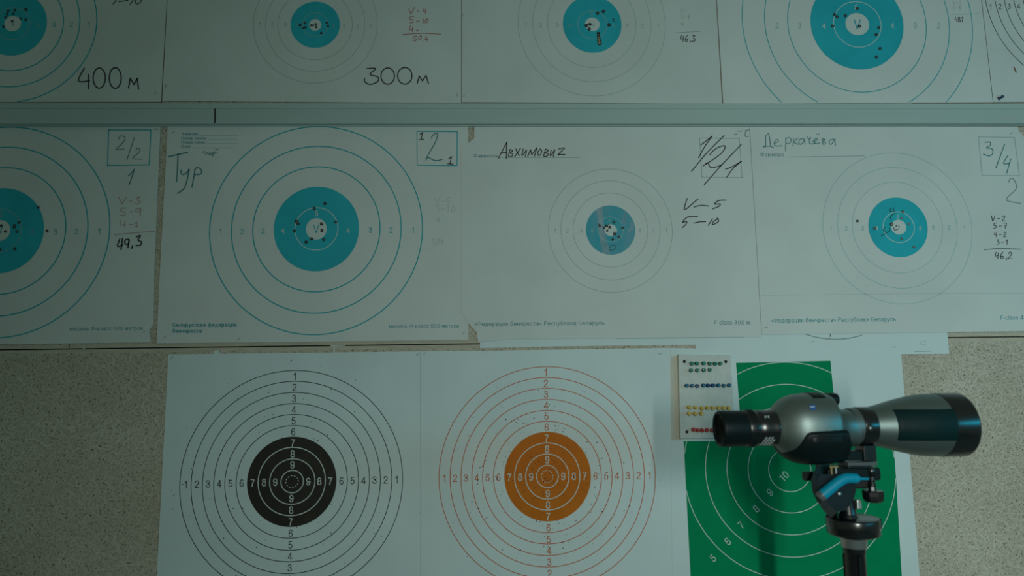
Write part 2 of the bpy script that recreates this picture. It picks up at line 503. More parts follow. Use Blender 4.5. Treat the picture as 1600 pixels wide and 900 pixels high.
# ------------------------------------------------------------------ the setting
def strand_mat():
    """painted wood-wool board: short pale fibres lying every way, dark pits between them"""
    m = mat('wood_wool_board', (0.5, 0.45, 0.36), 0.8, spec=0.2)
    nt = m.node_tree
    N, Lk = nt.nodes, nt.links
    b = N['Principled BSDF']
    tc = N.new('ShaderNodeTexCoord')

    def math_(op, a, bb=None, c=None):
        n = N.new('ShaderNodeMath')
        n.operation = op
        for i, q in enumerate((a, bb, c)):
            if q is None:
                continue
            if isinstance(q, (int, float)):
                n.inputs[i].default_value = q
            else:
                Lk.new(q, n.inputs[i])
        return n.outputs[0]

    sep = N.new('ShaderNodeSeparateXYZ')
    Lk.new(tc.outputs['Object'], sep.inputs[0])
    cmb = N.new('ShaderNodeCombineXYZ')
    Lk.new(sep.outputs['X'], cmb.inputs['X'])
    Lk.new(sep.outputs['Z'], cmb.inputs['Y'])
    layers = []
    for off, sc in ((0.0, 62), (3.7, 48), (9.1, 75), (14.3, 55), (21.9, 68), (31.3, 42), (40.7, 58)):
        ad = N.new('ShaderNodeVectorMath')
        ad.inputs[1].default_value = (off, off * 0.7, 0)
        Lk.new(cmb.outputs[0], ad.inputs[0])
        wn = N.new('ShaderNodeTexNoise')
        wn.inputs['Scale'].default_value = 35
        wn.inputs['Detail'].default_value = 1
        Lk.new(ad.outputs[0], wn.inputs['Vector'])
        sb = N.new('ShaderNodeVectorMath')
        sb.operation = 'SCALE'
        sb.inputs['Scale'].default_value = 0.022
        Lk.new(wn.outputs['Color'], sb.inputs[0])
        a2 = N.new('ShaderNodeVectorMath')
        Lk.new(ad.outputs[0], a2.inputs[0])
        Lk.new(sb.outputs[0], a2.inputs[1])
        vo = N.new('ShaderNodeTexVoronoi')
        vo.voronoi_dimensions = '2D'
        vo.inputs['Scale'].default_value = sc
        Lk.new(a2.outputs[0], vo.inputs['Vector'])
        sc_ = N.new('ShaderNodeSeparateColor')
        Lk.new(vo.outputs['Color'], sc_.inputs[0])
        ang = math_('MULTIPLY', sc_.outputs[0], 6.283)
        lo = N.new('ShaderNodeVectorMath')
        lo.operation = 'SUBTRACT'
        Lk.new(a2.outputs[0], lo.inputs[0])
        Lk.new(vo.outputs['Position'], lo.inputs[1])
        s2 = N.new('ShaderNodeSeparateXYZ')
        Lk.new(lo.outputs[0], s2.inputs[0])
        t = math_('ADD', math_('MULTIPLY', s2.outputs['X'], math_('COSINE', ang)), math_('MULTIPLY', s2.outputs['Y'], math_('SINE', ang)))
        mr = N.new('ShaderNodeMapRange')                  # one straw in each cell
        mr.interpolation_type = 'SMOOTHSTEP'
        mr.inputs['From Min'].default_value = 0.0013
        mr.inputs['From Max'].default_value = 0.0003
        Lk.new(math_('ABSOLUTE', t), mr.inputs['Value'])
        st = math_('MULTIPLY', mr.outputs['Result'], math_('ADD', math_('MULTIPLY', sc_.outputs[2], 0.7), 0.3))
        layers.append(st)
    mx = layers[0]
    for q in layers[1:]:
        mx = math_('MAXIMUM', mx, q)
    pits = N.new('ShaderNodeTexNoise')
    pits.inputs['Scale'].default_value = 230
    pits.inputs['Detail'].default_value = 1.5
    Lk.new(cmb.outputs[0], pits.inputs['Vector'])
    fine = N.new('ShaderNodeTexNoise')
    fine.inputs['Scale'].default_value = 900
    fine.inputs['Detail'].default_value = 1
    Lk.new(cmb.outputs[0], fine.inputs['Vector'])
    dk = N.new('ShaderNodeMapRange')
    dk.interpolation_type = 'SMOOTHSTEP'
    dk.inputs['From Min'].default_value = 0.56
    dk.inputs['From Max'].default_value = 0.70
    Lk.new(pits.outputs['Fac'], dk.inputs['Value'])
    hgt = math_('MULTIPLY_ADD', mx, 0.26, 0.51)
    hgt = math_('ADD', hgt, math_('MULTIPLY', math_('SUBTRACT', fine.outputs['Fac'], 0.5), 0.45))
    hgt = math_('SUBTRACT', hgt, math_('MULTIPLY', math_('MULTIPLY', dk.outputs['Result'], math_('SUBTRACT', 1.15, mx)), 0.44))
    r = N.new('ShaderNodeValToRGB')
    e = r.color_ramp.elements
    e[0].position, e[0].color = 0.05, (0.15, 0.125, 0.09, 1)
    e[1].position, e[1].color = 0.90, (0.78, 0.70, 0.58, 1)
    k = e.new(0.48)
    k.color = (0.47, 0.41, 0.32, 1)
    Lk.new(hgt, r.inputs[0])
    # worn patches
    big = N.new('ShaderNodeTexNoise')
    big.inputs['Scale'].default_value = 5
    big.inputs['Detail'].default_value = 5
    Lk.new(cmb.outputs[0], big.inputs['Vector'])
    r2 = N.new('ShaderNodeValToRGB')
    r2.color_ramp.elements[0].position, r2.color_ramp.elements[0].color = 0.35, (0.88, 0.86, 0.84, 1)
    r2.color_ramp.elements[1].position, r2.color_ramp.elements[1].color = 0.65, (1, 1, 1, 1)
    Lk.new(big.outputs['Fac'], r2.inputs[0])
    mu = N.new('ShaderNodeMix')
    mu.data_type = 'RGBA'
    mu.blend_type = 'MULTIPLY'
    mu.inputs['Factor'].default_value = 1
    Lk.new(r.outputs[0], mu.inputs['A'])
    Lk.new(r2.outputs[0], mu.inputs['B'])
    Lk.new(mu.outputs['Result'], b.inputs['Base Color'])
    bp = N.new('ShaderNodeBump')
    bp.inputs['Strength'].default_value = 0.35
    bp.inputs['Distance'].default_value = 0.001
    Lk.new(hgt, bp.inputs['Height'])
    Lk.new(bp.outputs[0], b.inputs['Normal'])
    return m


STRAND = strand_mat()
SMOOTH_EDGE = noise_mat('planed_board_edge', (0.50, 0.435, 0.335), (0.60, 0.53, 0.415), 90, 0.8, bump=0.2, bscale=200, spec=0.2, stretch=(0.3, 1, 2))
GAP = mat('dark_joint', (0.02, 0.016, 0.012), 0.9)
CHALK = mat('white_paint_mark', (0.72, 0.74, 0.72), 0.8)

XL, XR, ZTOP = -2.6, 2.7, 2.75


def seam(x):                         # the joint between the boards drops slightly to the right-hand side of the wall
    a, b = W(0, 546.8), W(1600, 526.0)
    return a.z + (b.z - a.z) * (x - a.x) / (b.x - a.x)


wall = MB()


def panel(zl0, zr0, zl1, zr1, strip_low, strip_high):
    """one board: strand face with a planed strip along the joint"""
    ws = 0.0085
    y0, y1 = WALL_Y, WALL_Y + 0.018
    a0, a1, b0, b1 = zl0, zr0, zl1, zr1
    if strip_low:
        wall.add([(XL, y0, a0), (XR, y0, a1), (XR, y0, a1 + ws), (XL, y0, a0 + ws)], [[0, 1, 2, 3]], SMOOTH_EDGE)
        a0, a1 = a0 + ws, a1 + ws
    if strip_high:
        wall.add([(XL, y0, b0 - ws), (XR, y0, b1 - ws), (XR, y0, b1), (XL, y0, b0)], [[0, 1, 2, 3]], SMOOTH_EDGE)
        b0, b1 = b0 - ws, b1 - ws
    wall.add([(XL, y0, a0), (XR, y0, a1), (XR, y0, b1), (XL, y0, b0)], [[0, 1, 2, 3]], STRAND)
    for q in ([(XL, y0, zl0), (XR, y0, zr0), (XR, y1, zr0), (XL, y1, zl0)], [(XL, y0, zl1), (XR, y0, zr1), (XR, y1, zr1), (XL, y1, zl1)]):
        wall.add(q, [[0, 1, 2, 3]], SMOOTH_EDGE)


g = 0.0014
panel(0, 0, seam(XL) - g, seam(XR) - g, False, True)
panel(seam(XL) + g, seam(XR) + g, ZTOP, ZTOP, True, False)
wall.box(((XL + XR) / 2, WALL_Y + 0.019 + 0.03, ZTOP / 2), (XR - XL, 0.06, ZTOP), GAP)
wall.stroke([(517, 540.4), (539, 539.7)], 0.0003, CHALK, 1.3)
wall.stroke([(522, 541.5), (522, 551.5)], 0.0003, CHALK, 1.8)
wall.stroke([(108, 537.5), (108, 543.5)], 0.0003, GAP, 1.2)
wall.stroke([(130, 544.5), (132, 544.6)], 0.0003, CHALK, 1.5)
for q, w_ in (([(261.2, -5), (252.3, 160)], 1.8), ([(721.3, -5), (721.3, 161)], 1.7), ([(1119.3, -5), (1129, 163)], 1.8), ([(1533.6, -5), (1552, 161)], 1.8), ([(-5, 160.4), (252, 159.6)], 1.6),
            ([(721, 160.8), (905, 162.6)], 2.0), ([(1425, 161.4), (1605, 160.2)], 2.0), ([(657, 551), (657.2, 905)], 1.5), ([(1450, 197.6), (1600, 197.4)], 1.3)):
    wall.stroke(q, .0003, GAP_SHADE, w_)  # shade in the gaps between sheets, painted as brown lines on the board
tag(wall.build('wall_back'), 'beige wood-wool board wall with a thin dark joint behind the targets', 'wall', kind='structure')

FLOOR = noise_mat('grey_screed', (0.20, 0.20, 0.19), (0.27, 0.265, 0.25), 9, 0.7, bump=0.1, bscale=60)
fl = MB()
fl.box(((XL + XR) / 2, -0.6, -0.03), (XR - XL, 4.55, 0.06), FLOOR)
tag(fl.build('floor'), 'plain grey screed floor in front of the board wall', 'floor', kind='structure')

# the plastic cable rail across the wall
rl = MB()
hr = 0.012
zt, zb = W(800, 160.6, hr).z, W(800, 193.4, hr).z
zl, zk = W(800, 169.8, hr).z, W(800, 197.0, .004).z
prof = [(0, zt), (hr - 0.003, zt), (hr, zt - 0.002), (hr, zl + 0.0012), (hr - 0.0012, zl + 0.0002), (hr - 0.0012, zl - 0.0004), (hr + 0.0004, zl - 0.0016),
        (hr + 0.0004, zb + 0.002), (hr - 0.002, zb), (.004, zb), (.004, zk), (0, zk)]
vs = []
for x in (XL, XR):
    vs += [Vector((x, WALL_Y - h, z)) for h, z in prof]
n = len(prof)
rl.add(vs, [[i, i + 1, n + i + 1, n + i] for i in range(n - 1)] + [list(range(n)), list(range(n, 2 * n))[::-1]], RAIL)
rl.stroke([(336, 170.5), (335.7, 191.3)], hr + 0.0008, MARKER, 2.4)
strokes(rl, 1200, 0, 4, [[(1424, 728), (1428, 745), (1438, 742)], [(1450, 740), (1464, 734)], [(1470, 744), (1475, 730), (1488, 744), (1496, 730)],
                         [(1500, 743), (1508, 731), (1516, 743)], [(1522, 732), (1528, 744), (1540, 732)], [(1546, 744), (1552, 732), (1558, 742)]], hr + 0.0008, FAINT, 1.2)
tag(rl.build('trim_1'), 'long grey-white plastic cable rail running across the wall', 'rail', kind='structure')


# ------------------------------------------------------------------ paper targets
def hole(parent, x, y, h, r=2.6, core=0.45, m=None, long=None):
    """a bullet hole: a frayed dark rim standing off the paper round a pit of bare board"""
    mb = MB()
    h += 0.0005
    k = 18
    rr = [r * random.uniform(0.86, 1.12) for _ in range(k)]
    rim, mid, cor = [], [], []
    for i in range(k):
        t = 2 * math.pi * i / k
        dx, dy = math.cos(t), math.sin(t)
        lx, ly = (long[0] * (1 if dx * long[0] + dy * long[1] > 0 else -1), long[1] * (1 if dx * long[0] + dy * long[1] > 0 else -1)) if long else (0, 0)
        rim.append(W(x + dx * rr[i] + lx, y + dy * rr[i] + ly, h))
        mid.append(W(x + dx * rr[i] * 0.7 + lx, y + dy * rr[i] * 0.7 + ly, h + 0.0005))
        cor.append(W(x + dx * r * core + lx, y + dy * r * core + ly, h + 0.0001))
    mb.add(rim + mid + cor, [[i, (i + 1) % k, k + (i + 1) % k, k + i] for i in range(k)] + [[k + i, k + (i + 1) % k, 2 * k + (i + 1) % k, 2 * k + i] for i in range(k)], HOLE)
    mb.add(cor, [list(range(k))], m or CORE)
    return mb.build('bullet_hole', parent)


def f_target(pts, h, label, group, rings, line, lw, disc, inner, vd, nums, num_m, num_h, five, V, inner_m=WHITE_INK, disc_m=None, keep=None, paper=None):
    """an F-class sheet: rings in its own mesh, the coloured bullseye as a part"""
    mb = MB()
    mb.sheet(pts, h, paper or PAPER)
    p1, p2, p3, p4 = h + .00015, h + .0003, h + .00045, h + .0006
    for e in rings:
        mb.ring(e, p1, line, lw, keep=keep)
    for s, x, y in nums:
        if s != '4':
            mb.text(s, x, None, y, num_h, p1, num_m)
    o = MB()
    if disc:
        o.ring(disc, p2, disc_m or TEAL, None)
        o.ring(inner, p3, inner_m, 1.6)
        o.ring(vd, p3, WHITE_INK, None)
        for s, x, y in nums:
            if s == '4':
                o.text(s, x, None, y, num_h, p3, inner_m)
        if five:
            o.text('5', five[0], None, five[1], num_h, p3, inner_m)
        if V:
            o.text('V', V[0], None, V[1], V[2], p4, TEAL_LINE)
    return mb, o, p4


def finish(mb, o, label, group, holes, h, hand_mb=None):
    t = tag(mb.build('paper_target'), label, 'target', group)
    if o and o.v:
        o.build('bullseye', t)
    for q in holes:
        hole(t, q[0], q[1], h, *(q[2:] if len(q) > 2 else ()))
    for nm, hb in (hand_mb or {}).items():
        if hb.v:
            hb.build(nm, t)
    return t


TOPROW = 'paper targets above the rail'
MIDROW = 'paper targets in the row below the rail'
LOWROW = 'large paper targets at the bottom'
above = lambda q: q[1] < 158.8

# -- 400 m sheet, upper left
h = .0016
mb, o, hp = f_target([(-215, -165), (268.5, -165), (260.5, 0), (251.6, 159), (-215, 160)], h, '', '',
                     [(-59, 99, -36.5, 110.5), (-84.5, 124.5, -61.7, 135.7), (-111, 151, -85, 159.5)], TEAL_LINE, 2.6,
                     (-33, 73.2, -13, 86.8), (-7, 46.8, 12.2, 61.8), (6.7, 33, 25, 49),
                     [('4', 59.7, 38.5), ('3', 84.5, 38), ('2', 111.5, 38), ('1', 138.5, 38)], TEAL_LINE, 8, None, (20, 37, 7), DIM_WHITE, keep=above, paper=PAPER_W)
hw = Pens()
strokes(hw['handwritten_distance'], 0, 0, 4, [[(527, 425), (490, 505), (560, 505)], [(553, 465), (553, 555)]], hp, MARKER, 1.9)
hw['handwritten_distance'].oval(155, 121.8, 9.5, 15.8, hp, MARKER, 1.9)
hw['handwritten_distance'].oval(180, 121.8, 9.3, 16.2, hp, MARKER, 1.9)
strokes(hw['handwritten_distance'], 0, 0, 4, [[(803, 550), (814, 490)], [(814, 490), (838, 528)], [(838, 528), (857, 489)], [(857, 489), (866, 558)]], hp, MARKER, 1.9)
strokes(hw['handwritten_score'], 0, 0, 4, [[(735, -40), (725, 0), (706, 25)], [(742, 10), (800, 1)], [(850, -40), (832, 0), (812, 26)]], hp, MARKER, 1.2)
hw['handwritten_score'].oval(216, 0.5, 4.5, 5.5, hp, MARKER, 1.2, 0.3)
finish(mb, o, 'paper target with teal bullseye and handwritten 400 м', TOPROW,
       [(12.9, 16.6, 2.1), (23, 15.8, 2.0), (11, 21.6, 2.1), (20.4, 21.5, 2.0), (8.7, 26.7, 2.1), (32.2, 28.6, 1.9), (40, 30.7, 2.1), (40.4, 15.1, 2.3), (19.1, 33, 2.0), (5.3, 41.6, 2.1)], hp, hw)

# -- 300 m sheet
h = .0026
mb, o, hp = f_target([(269.5, -165), (720.7, -165), (720.7, 161), (253.3, 157.6), (261.5, 0)], h, '', '',
                     [(434, 550.5, -16, 93.5), (415, 570, -34.5, 111.3), (396, 589.5, -53, 129.7)], GREY_LINE, 1.3,
                     (454, 531, 2.5, 74.7), (473, 512.3, 19.6, 57.5), (482.9, 502, 29.8, 48),
                     [('1', 406, 38), ('2', 425.5, 38), ('3', 446, 38), ('4', 464.5, 38), ('4', 521, 39.5), ('3', 538, 40.5), ('2', 558.5, 40.5), ('1', 579, 40.5)],
                     GREY_LINE, 6.5, (493, 27), None, DIM_WHITE, paper=PAPER_W)
hw = Pens()
strokes(hw['handwritten_distance'], 400, 0, 4, [[(693, 428), (748, 428), (712, 464), (760, 480), (762, 508), (715, 527), (682, 512), (678, 490)]], hp, MARKER, 1.7)
hw['handwritten_distance'].oval(605.8, 118.7, 10.5, 12.8, hp, MARKER, 1.7)
hw['handwritten_distance'].oval(632.5, 118.3, 11.2, 13, hp, MARKER, 1.7)
strokes(hw['handwritten_distance'], 400, 0, 4, [[(1008, 520), (1020, 475)], [(1020, 475), (1040, 505)], [(1040, 505), (1063, 472)], [(1063, 472), (1078, 522)]], hp, MARKER, 1.7)
strokes(hw['handwritten_score'], 600, 0, 9, [[(350, 125), (375, 190), (385, 188), (430, 100)], [(470, 155), (495, 155)], [(565, 120), (550, 160), (590, 155)], [(590, 120), (583, 190)],
                        [(425, 230), (370, 235), (365, 270), (405, 280), (400, 315), (365, 320)], [(455, 297), (498, 297)], [(560, 265), (548, 325)],
                        [(610, 265), (580, 290), (585, 320), (612, 305), (618, 270), (600, 262)], [(378, 355), (355, 415), (400, 410)], [(402, 385), (400, 445)], [(455, 426), (482, 425)],
                        [(260, 483), (540, 467), (800, 480)], [(465, 508), (420, 512), (415, 540), (450, 545), (445, 570), (410, 572)],
                        [(520, 500), (488, 525), (490, 555), (520, 545), (528, 510), (512, 500)], [(543, 568), (548, 572)], [(595, 505), (580, 555), (612, 550)], [(612, 530), (608, 578)]],
        hp, RED_PEN, 1.0)
finish(mb, o, 'paper target with small teal bullseye, red scores and handwritten 300 м', TOPROW,
       [(476.2, 35.5, 1.9), (468.8, 38.8, 2.3), (473.5, 43.5, 1.8), (477, 42.7, 1.9), (486, 39.4, 1.7), (489.2, 39.4, 1.7), (493.5, 37.8, 1.8), (494.2, 42.2, 2.0), (510.6, 35.3, 1.8), (512.5, 40.2, 1.9), (501.8, 51.4, 1.9)], hp, hw)

# -- third sheet, score 46,3
h = .0036
mb, o, hp = f_target([(721.8, -165), (1110.4, -165), (1118.9, 0), (1128.4, 162.0), (721.9, 159.6)], h, '', '',
                     [(855.7, 993.7, -31, 105.3), (832.5, 1017, -53, 127.7), (809.5, 1039.5, -75, 150)], GREY_LINE, 1.1,
                     (879.5, 971, -6.5, 82.3), (902.5, 948.5, 17, 60.5), (914, 937, 27.5, 48.8),
                     [('1', 821, 39), ('2', 845, 39), ('3', 871, 39), ('4', 891.5, 39), ('4', 959, 39.5), ('3', 979.5, 39.5), ('2', 1004, 40), ('1', 1028, 40)],
                     GREY_LINE, 6.5, (924.5, 22), (927, 39, 4.5), DIM_WHITE, paper=PAPER_W)
hw = Pens()
hand(hw['handwritten_score'], '46,3', 1063, 55.5, 9.5, hp, MARKER, 1.1, 0.72, -0.05)
hw['handwritten_score'].stroke([(1055, 51.3), (1075, 50), (1095, 48.8)], hp, GREY_LINE, 0.8)
hand(hw['rubbed_out_score'], 'V-', 1064, 13, 7, hp, FAINT, 0.7)
hand(hw['rubbed_out_score'], '5-8', 1064, 23, 7, hp, FAINT, 0.7)
hand(hw['rubbed_out_score'], '4', 1064, 34, 7, hp, FAINT, 0.7)
hw['hole_marks'].stroke([(956.5, 30), (959.5, 29.5), (958, 33), (961, 33.5)], hp, MARKER, 0.9)
t = finish(mb, o, 'paper target above the rail with a long torn bullet gash and score 46,3', TOPROW,
           [(933.7, 20.5, 2.6), (942.8, 17.8, 2.5), (951.8, 38.8, 2.7), (916.3, 39.8, 2.7), (921.8, 38, 2.6), (920.7, 45.3, 2.5)], hp, hw)
tr = MB()
for x, y, r in ((934.9, 52, 2.5), (935.1, 55.5, 2.4), (935.5, 59, 2.7), (936.1, 63, 3.0), (936.8, 67.2, 3.5)):
    tr.ring((x - r, x + r, y - r, y + r), hp + .0004, HOLE, None, seg=14)
for x, y, r in ((935.1, 54.5, 0.9), (935.4, 58.5, 1.3), (936, 62.5, 1.5), (936.6, 66.8, 2.0)):
    tr.ring((x - r, x + r, y - r * 1.3, y + r * 1.1), hp + .0006, TORN, None, seg=12)
tag(tr.build('torn_gash', t), 'long tear with brown board showing')

# -- fourth sheet with the large bullseye
h = .0028
mb, o, hp = f_target([(1110.5, -165), (1520.6, -165), (1533.4, 0), (1551.4, 159.8), (1130, 162.2), (1120, 0)], h, '', '',
                     [(1231, 1447, -70, 144), (1195, 1483, -104, 178), (1160, 1519, -139, 213)], TEAL_LINE, 2.0,
                     (1266.5, 1411.5, -34, 108.5), (1302.5, 1376.5, 2.5, 73.7), (1321, 1358, 20.5, 55),
                     [('2', 1214.5, 40), ('3', 1249.5, 40), ('4', 1287.5, 40), ('4', 1394.5, 40), ('3', 1430, 40), ('2', 1467, 40)],
                     PALE_TEAL, 9, (1338, 11), (1339.5, 38, 15), keep=lambda q: q[1] < 160.3)
hw = Pens()
hand(hw['handwritten_score'], '481', 1492, 26.5, 7.5, hp, MARKER, 0.9, 0.62)
hw['handwritten_score'].stroke([(1487, 22.5), (1531, 21)], hp, FAINT, 0.8)
hand(hw['rubbed_out_score'], 'V-2', 1489, 0.5, 6, hp, FAINT, 0.7)
hand(hw['rubbed_out_score'], '5-8', 1489, 9, 6, hp, FAINT, 0.7)
finish(mb, o, 'paper target above the rail with the largest teal bullseye', TOPROW,
       [(1304, 22.5, 2.4), (1308, 26, 2.4), (1321, 24.5, 2.4), (1339.5, 13, 2.5), (1301, 40.7, 2.4), (1343, 41, 2.5), (1373, 43, 2.4), (1369, 54, 2.4), (1375, 75.7, 2.4), (1369.5, 89, 2.4)], hp, hw)

# -- fifth sheet, black rings, cut by the frame
h = .0038
mb = MB()
mb.sheet([(1521.5, -165), (1850, -165), (1850, 158.5), (1552.3, 159.6), (1534.3, 0)], h, PAPER)
for k in range(10):
    r = 147 - 14.7 * k
    mb.ring((1686 - r, 1686 + r, -6 - r, -6 + r), h + .00015, LINE_BLACK, 1.7)
for i, s in enumerate('1234'):
    mb.text(s, 1547.5 + 14.7 * i, None, 10, 8.5, h + .00015, LINE_BLACK)
mb.stroke([(1584.5, 105), (1586, 109), (1588, 113)], h + .0002, TORN, 2.6)
mb.stroke([(1585, 106), (1587.5, 113)], h + .0003, HOLE, 0.8)
finish(mb, None, 'paper target with thin black rings beside the largest teal bullseye', TOPROW, [], h)

# -- middle row, first sheet (cut by the frame)
h = .0016
mb, o, hp = f_target([(-215, 197.6), (250.7, 197.6), (241.3, 415), (240, 506), (233, 517), (236, 535), (-215, 540.5)], h, '', '',
                     [(-165, 171, 198.6, 528), (-134, 137, 230, 494), (-99, 102.5, 262, 460)], TEAL_LINE, 2.7,
                     (-67, 68.5, 294, 427), (-34.5, 33, 327, 394), (-16.5, 16, 344, 376.5),
                     [('4', 50, 361.5), ('3', 86.5, 362), ('2', 119.7, 361.5), ('1', 155, 361)], TEAL_LINE, 9, (2, 335), (0, 358, 13), DIM_WHITE)
bx = [(169.7, 203), (235.7, 203), (233.2, 257.6), (168, 258.5)]
for i in range(4):
    mb.stroke([bx[i], bx[(i + 1) % 4]], h + .00015, TEAL_LINE, 1.6)
mb.text('мишень Ф-класс 500 метров', 109, 223, 516.8, 6, h + .00015, CAPTION, -0.012)
hw = Pens()
strokes(hw['handwritten_number'], 160, 195, 9, [[(225, 205), (245, 165), (280, 155), (315, 180), (310, 220), (250, 290), (195, 345), (305, 340)], [(450, 175), (345, 490)],
                          [(470, 360), (495, 325), (525, 345), (515, 385), (425, 470), (555, 483)]], hp, PENCIL, 1.2)
strokes(hw['handwritten_figure'], 160, 195, 9, [[(365, 715), (405, 680), (450, 625)], [(450, 625), (375, 845)]], hp, PEN_TEAL, 1.4)
strokes(hw['handwritten_score'], 0, 190, 4, [[(740, 472), (762, 514)], [(762, 514), (790, 472)], [(806, 497), (826, 497)], [(848, 474), (874, 472), (856, 488), (878, 500), (866, 514), (846, 512)],
                        [(786, 540), (758, 542), (756, 560), (780, 565), (778, 584), (755, 585)], [(808, 564), (828, 563)], [(875, 545), (852, 545), (850, 562), (874, 562), (878, 545), (876, 590)],
                        [(756, 620), (752, 645), (784, 642)], [(780, 622), (778, 658)], [(808, 644), (828, 642)], [(842, 640), (855, 628), (852, 655)], [(840, 656), (864, 655)],
                        [(715, 707), (850, 694), (965, 685)]], hp, PALE_RED, 1.1)
strokes(hw['handwritten_score'], 0, 190, 4, [[(748, 735), (734, 778), (766, 772)], [(766, 730), (756, 800)], [(805, 735), (783, 740), (782, 764), (804, 762), (806, 736), (800, 788)],
                        [(829, 775), (823, 792)], [(852, 720), (878, 712), (862, 740), (884, 752), (874, 774), (850, 774)]], hp, MARKER, 2.1)
finish(mb, o, 'paper target below the rail with pale red scores and 49,3', MIDROW,
       [(59.7, 324, 2.2), (29.6, 347.5, 2.3), (22.4, 353.6, 2.2, .45, None, (-.3, 1.4)), (26.3, 361.7, 2.3), (1.6, 352.4, 2.2), (8.3, 361.5, 2.2), (73.5, 361, 2.2), (23, 388.7, 2.4), (0, 390, 2.2)], hp, hw)

# -- middle row, second sheet
h = .0026
mb, o, hp = f_target([(262, 197.6), (731.5, 197.6), (732, 531.2), (400, 535), (244.6, 536.4), (250.8, 405)], h, '', '',
                     [(327.5, 660, 197.8, 523), (361.7, 626.7, 228.7, 489.5), (395, 593.7, 260.7, 456)], TEAL_LINE, 2.6,
                     (427.7, 561, 291.7, 424), (460.7, 528, 324.5, 390.7), (478, 510.5, 341, 374.5),
                     [('1', 344.5, 361.5), ('2', 378.5, 361.5), ('3', 411, 361), ('4', 442, 360.5), ('4', 544, 360), ('3', 578.7, 359.5), ('2', 611, 359.5), ('1', 645, 359.5)],
                     TEAL_LINE, 9, (494.5, 333), (494, 357.5, 13))
bx = [(651.5, 205), (714.3, 205.7), (714, 258.8), (651.7, 258)]
for i in range(4):
    mb.stroke([bx[i], bx[(i + 1) % 4]], h + .00015, TEAL_LINE, 1.5)
for s, x0, x1, y, l0, l1 in (('Фамилия', 284, 309, 211.2, 311, 372), ('Номер смены', 283.5, 322, 217.8, 325, 371), ('Номер серии', 283.5, 320, 224.2, 321, 371), ('Очки', 283, 297, 230.8, 300, 365)):
    mb.text(s, x0, x1, y, 4.4, h + .00015, CAPTION, bold=0.012)
    mb.stroke([(l0, y + .3), (l1, y + .1)], h + .00015, PALE_TEAL, 0.7)
mb.text('Белорусская федерация', 270, 369.5, 510.8, 6, h + .00015, CAPTION, -0.006, bold=0.022)
mb.text('бенчереста', 269.5, 315, 519.8, 6, h + .00015, CAPTION, bold=0.022)
mb.text('мишень Ф-класс 500 метров', 608, 717, 512.8, 6, h + .00015, CAPTION, -0.008)
hw = Pens()
strokes(hw['handwritten_name'], 260, 195, 8.18, [[(25, 408), (148, 378), (270, 350)], [(148, 370), (140, 560), (130, 725)], [(190, 575), (185, 612), (210, 635), (255, 615), (290, 568)],
                             [(292, 565), (270, 680), (248, 765), (215, 825), (140, 875)], [(365, 570), (348, 680), (325, 798)],
                             [(360, 578), (385, 548), (430, 560), (452, 600), (430, 630), (372, 636)]], hp, PEN_TEAL, 1.7)
strokes(hw['handwritten_note'], 260, 195, 8.18, [[(490, 335), (470, 350), (490, 368)], [(505, 385), (508, 352), (528, 355), (530, 385)], [(560, 355), (545, 370), (560, 385), (572, 368), (558, 355)],
                             [(590, 405), (592, 355), (615, 345), (620, 365), (598, 375)], [(625, 320), (665, 314)], [(632, 350), (645, 350)]], hp, PEN_TEAL, 1.0)
strokes(hw['handwritten_number'], 640, 195, 11.25, [[(385, 235), (400, 195), (450, 150), (485, 152), (485, 210), (440, 330), (330, 520), (290, 620)], [(292, 590), (330, 575), (420, 620), (500, 626), (575, 605)]], hp, PEN_TEAL, 1.5)
strokes(hw['handwritten_number'], 640, 195, 11.25, [[(185, 165), (228, 132)], [(228, 132), (200, 260)], [(165, 266), (245, 252)], [(685, 600), (738, 560)], [(738, 560), (706, 685)], [(670, 685), (765, 690)]], hp, MARKER, 1.4)
hand(hw['rubbed_out_score'], 'V-5', 680, 309, 11, hp, FAINT, 0.9)
hand(hw['rubbed_out_score'], '5-10', 682, 321, 10, hp, FAINT, 0.9)
hand(hw['rubbed_out_score'], '4', 682, 339, 9, hp, FAINT, 0.9)
hand(hw['rubbed_out_total'], '504', 674, 373, 9, hp, FAINT, 0.9)
finish(mb, o, 'paper target with teal bullseye and large boxed figure 2', MIDROW,
       [(507.6, 318, 2.5), (490.9, 325.5, 2.5), (524.5, 347, 2.4), (464.3, 347.7, 2.4, .5, None, (1.4, 2.0)), (460, 361, 2.5), (502.4, 349.6, 2.6), (502.9, 360.3, 2.6), (486.6, 373.2, 2.5), (478.3, 378.2, 2.5), (505.8, 374.3, 2.5)], hp, hw)

# -- sheets half hidden under the middle row
h = .0012
mb = MB()
mb.sheet([(749.5, 500), (1140, 500), (1140, 528), (1112, 538.5), (1086, 538.7), (870, 541.3), (760, 543.8), (750, 544)], h, PAPER_B)
tag(mb.build('paper_sheet'), 'blank white paper edge showing as a strip above the orange target', 'paper sheet')
h = .0016
mb = MB()
mb.sheet([(1087, 500), (1479, 500), (1480, 520), (1483.3, 552.8), (1290, 554.5), (1087, 554.5)], h, PAPER_B)
mb.ring((1160, 1434, 256, 530.2), h + .00015, LINE_BLACK, 1.4, seg=300, keep=lambda q: q[1] > 521 and 1249 < q[0] < 1346)
mb.stroke([(1297.3, 522), (1297.2, 526)], h + .00015, LINE_BLACK, 1.1)
strokes(mb, 1200, 400, 4, [[(957, 533), (955, 552), (985, 552)], [(965, 535), (985, 530)]], h + .00015, FAINT, 1.0)
mb.stroke([(1429, 549.5), (1455, 549)], h + .00015, GREY_LINE, 0.8)
tag(mb.build('paper_sheet'), 'white paper strip with a thin black arc above the green target', 'paper sheet')

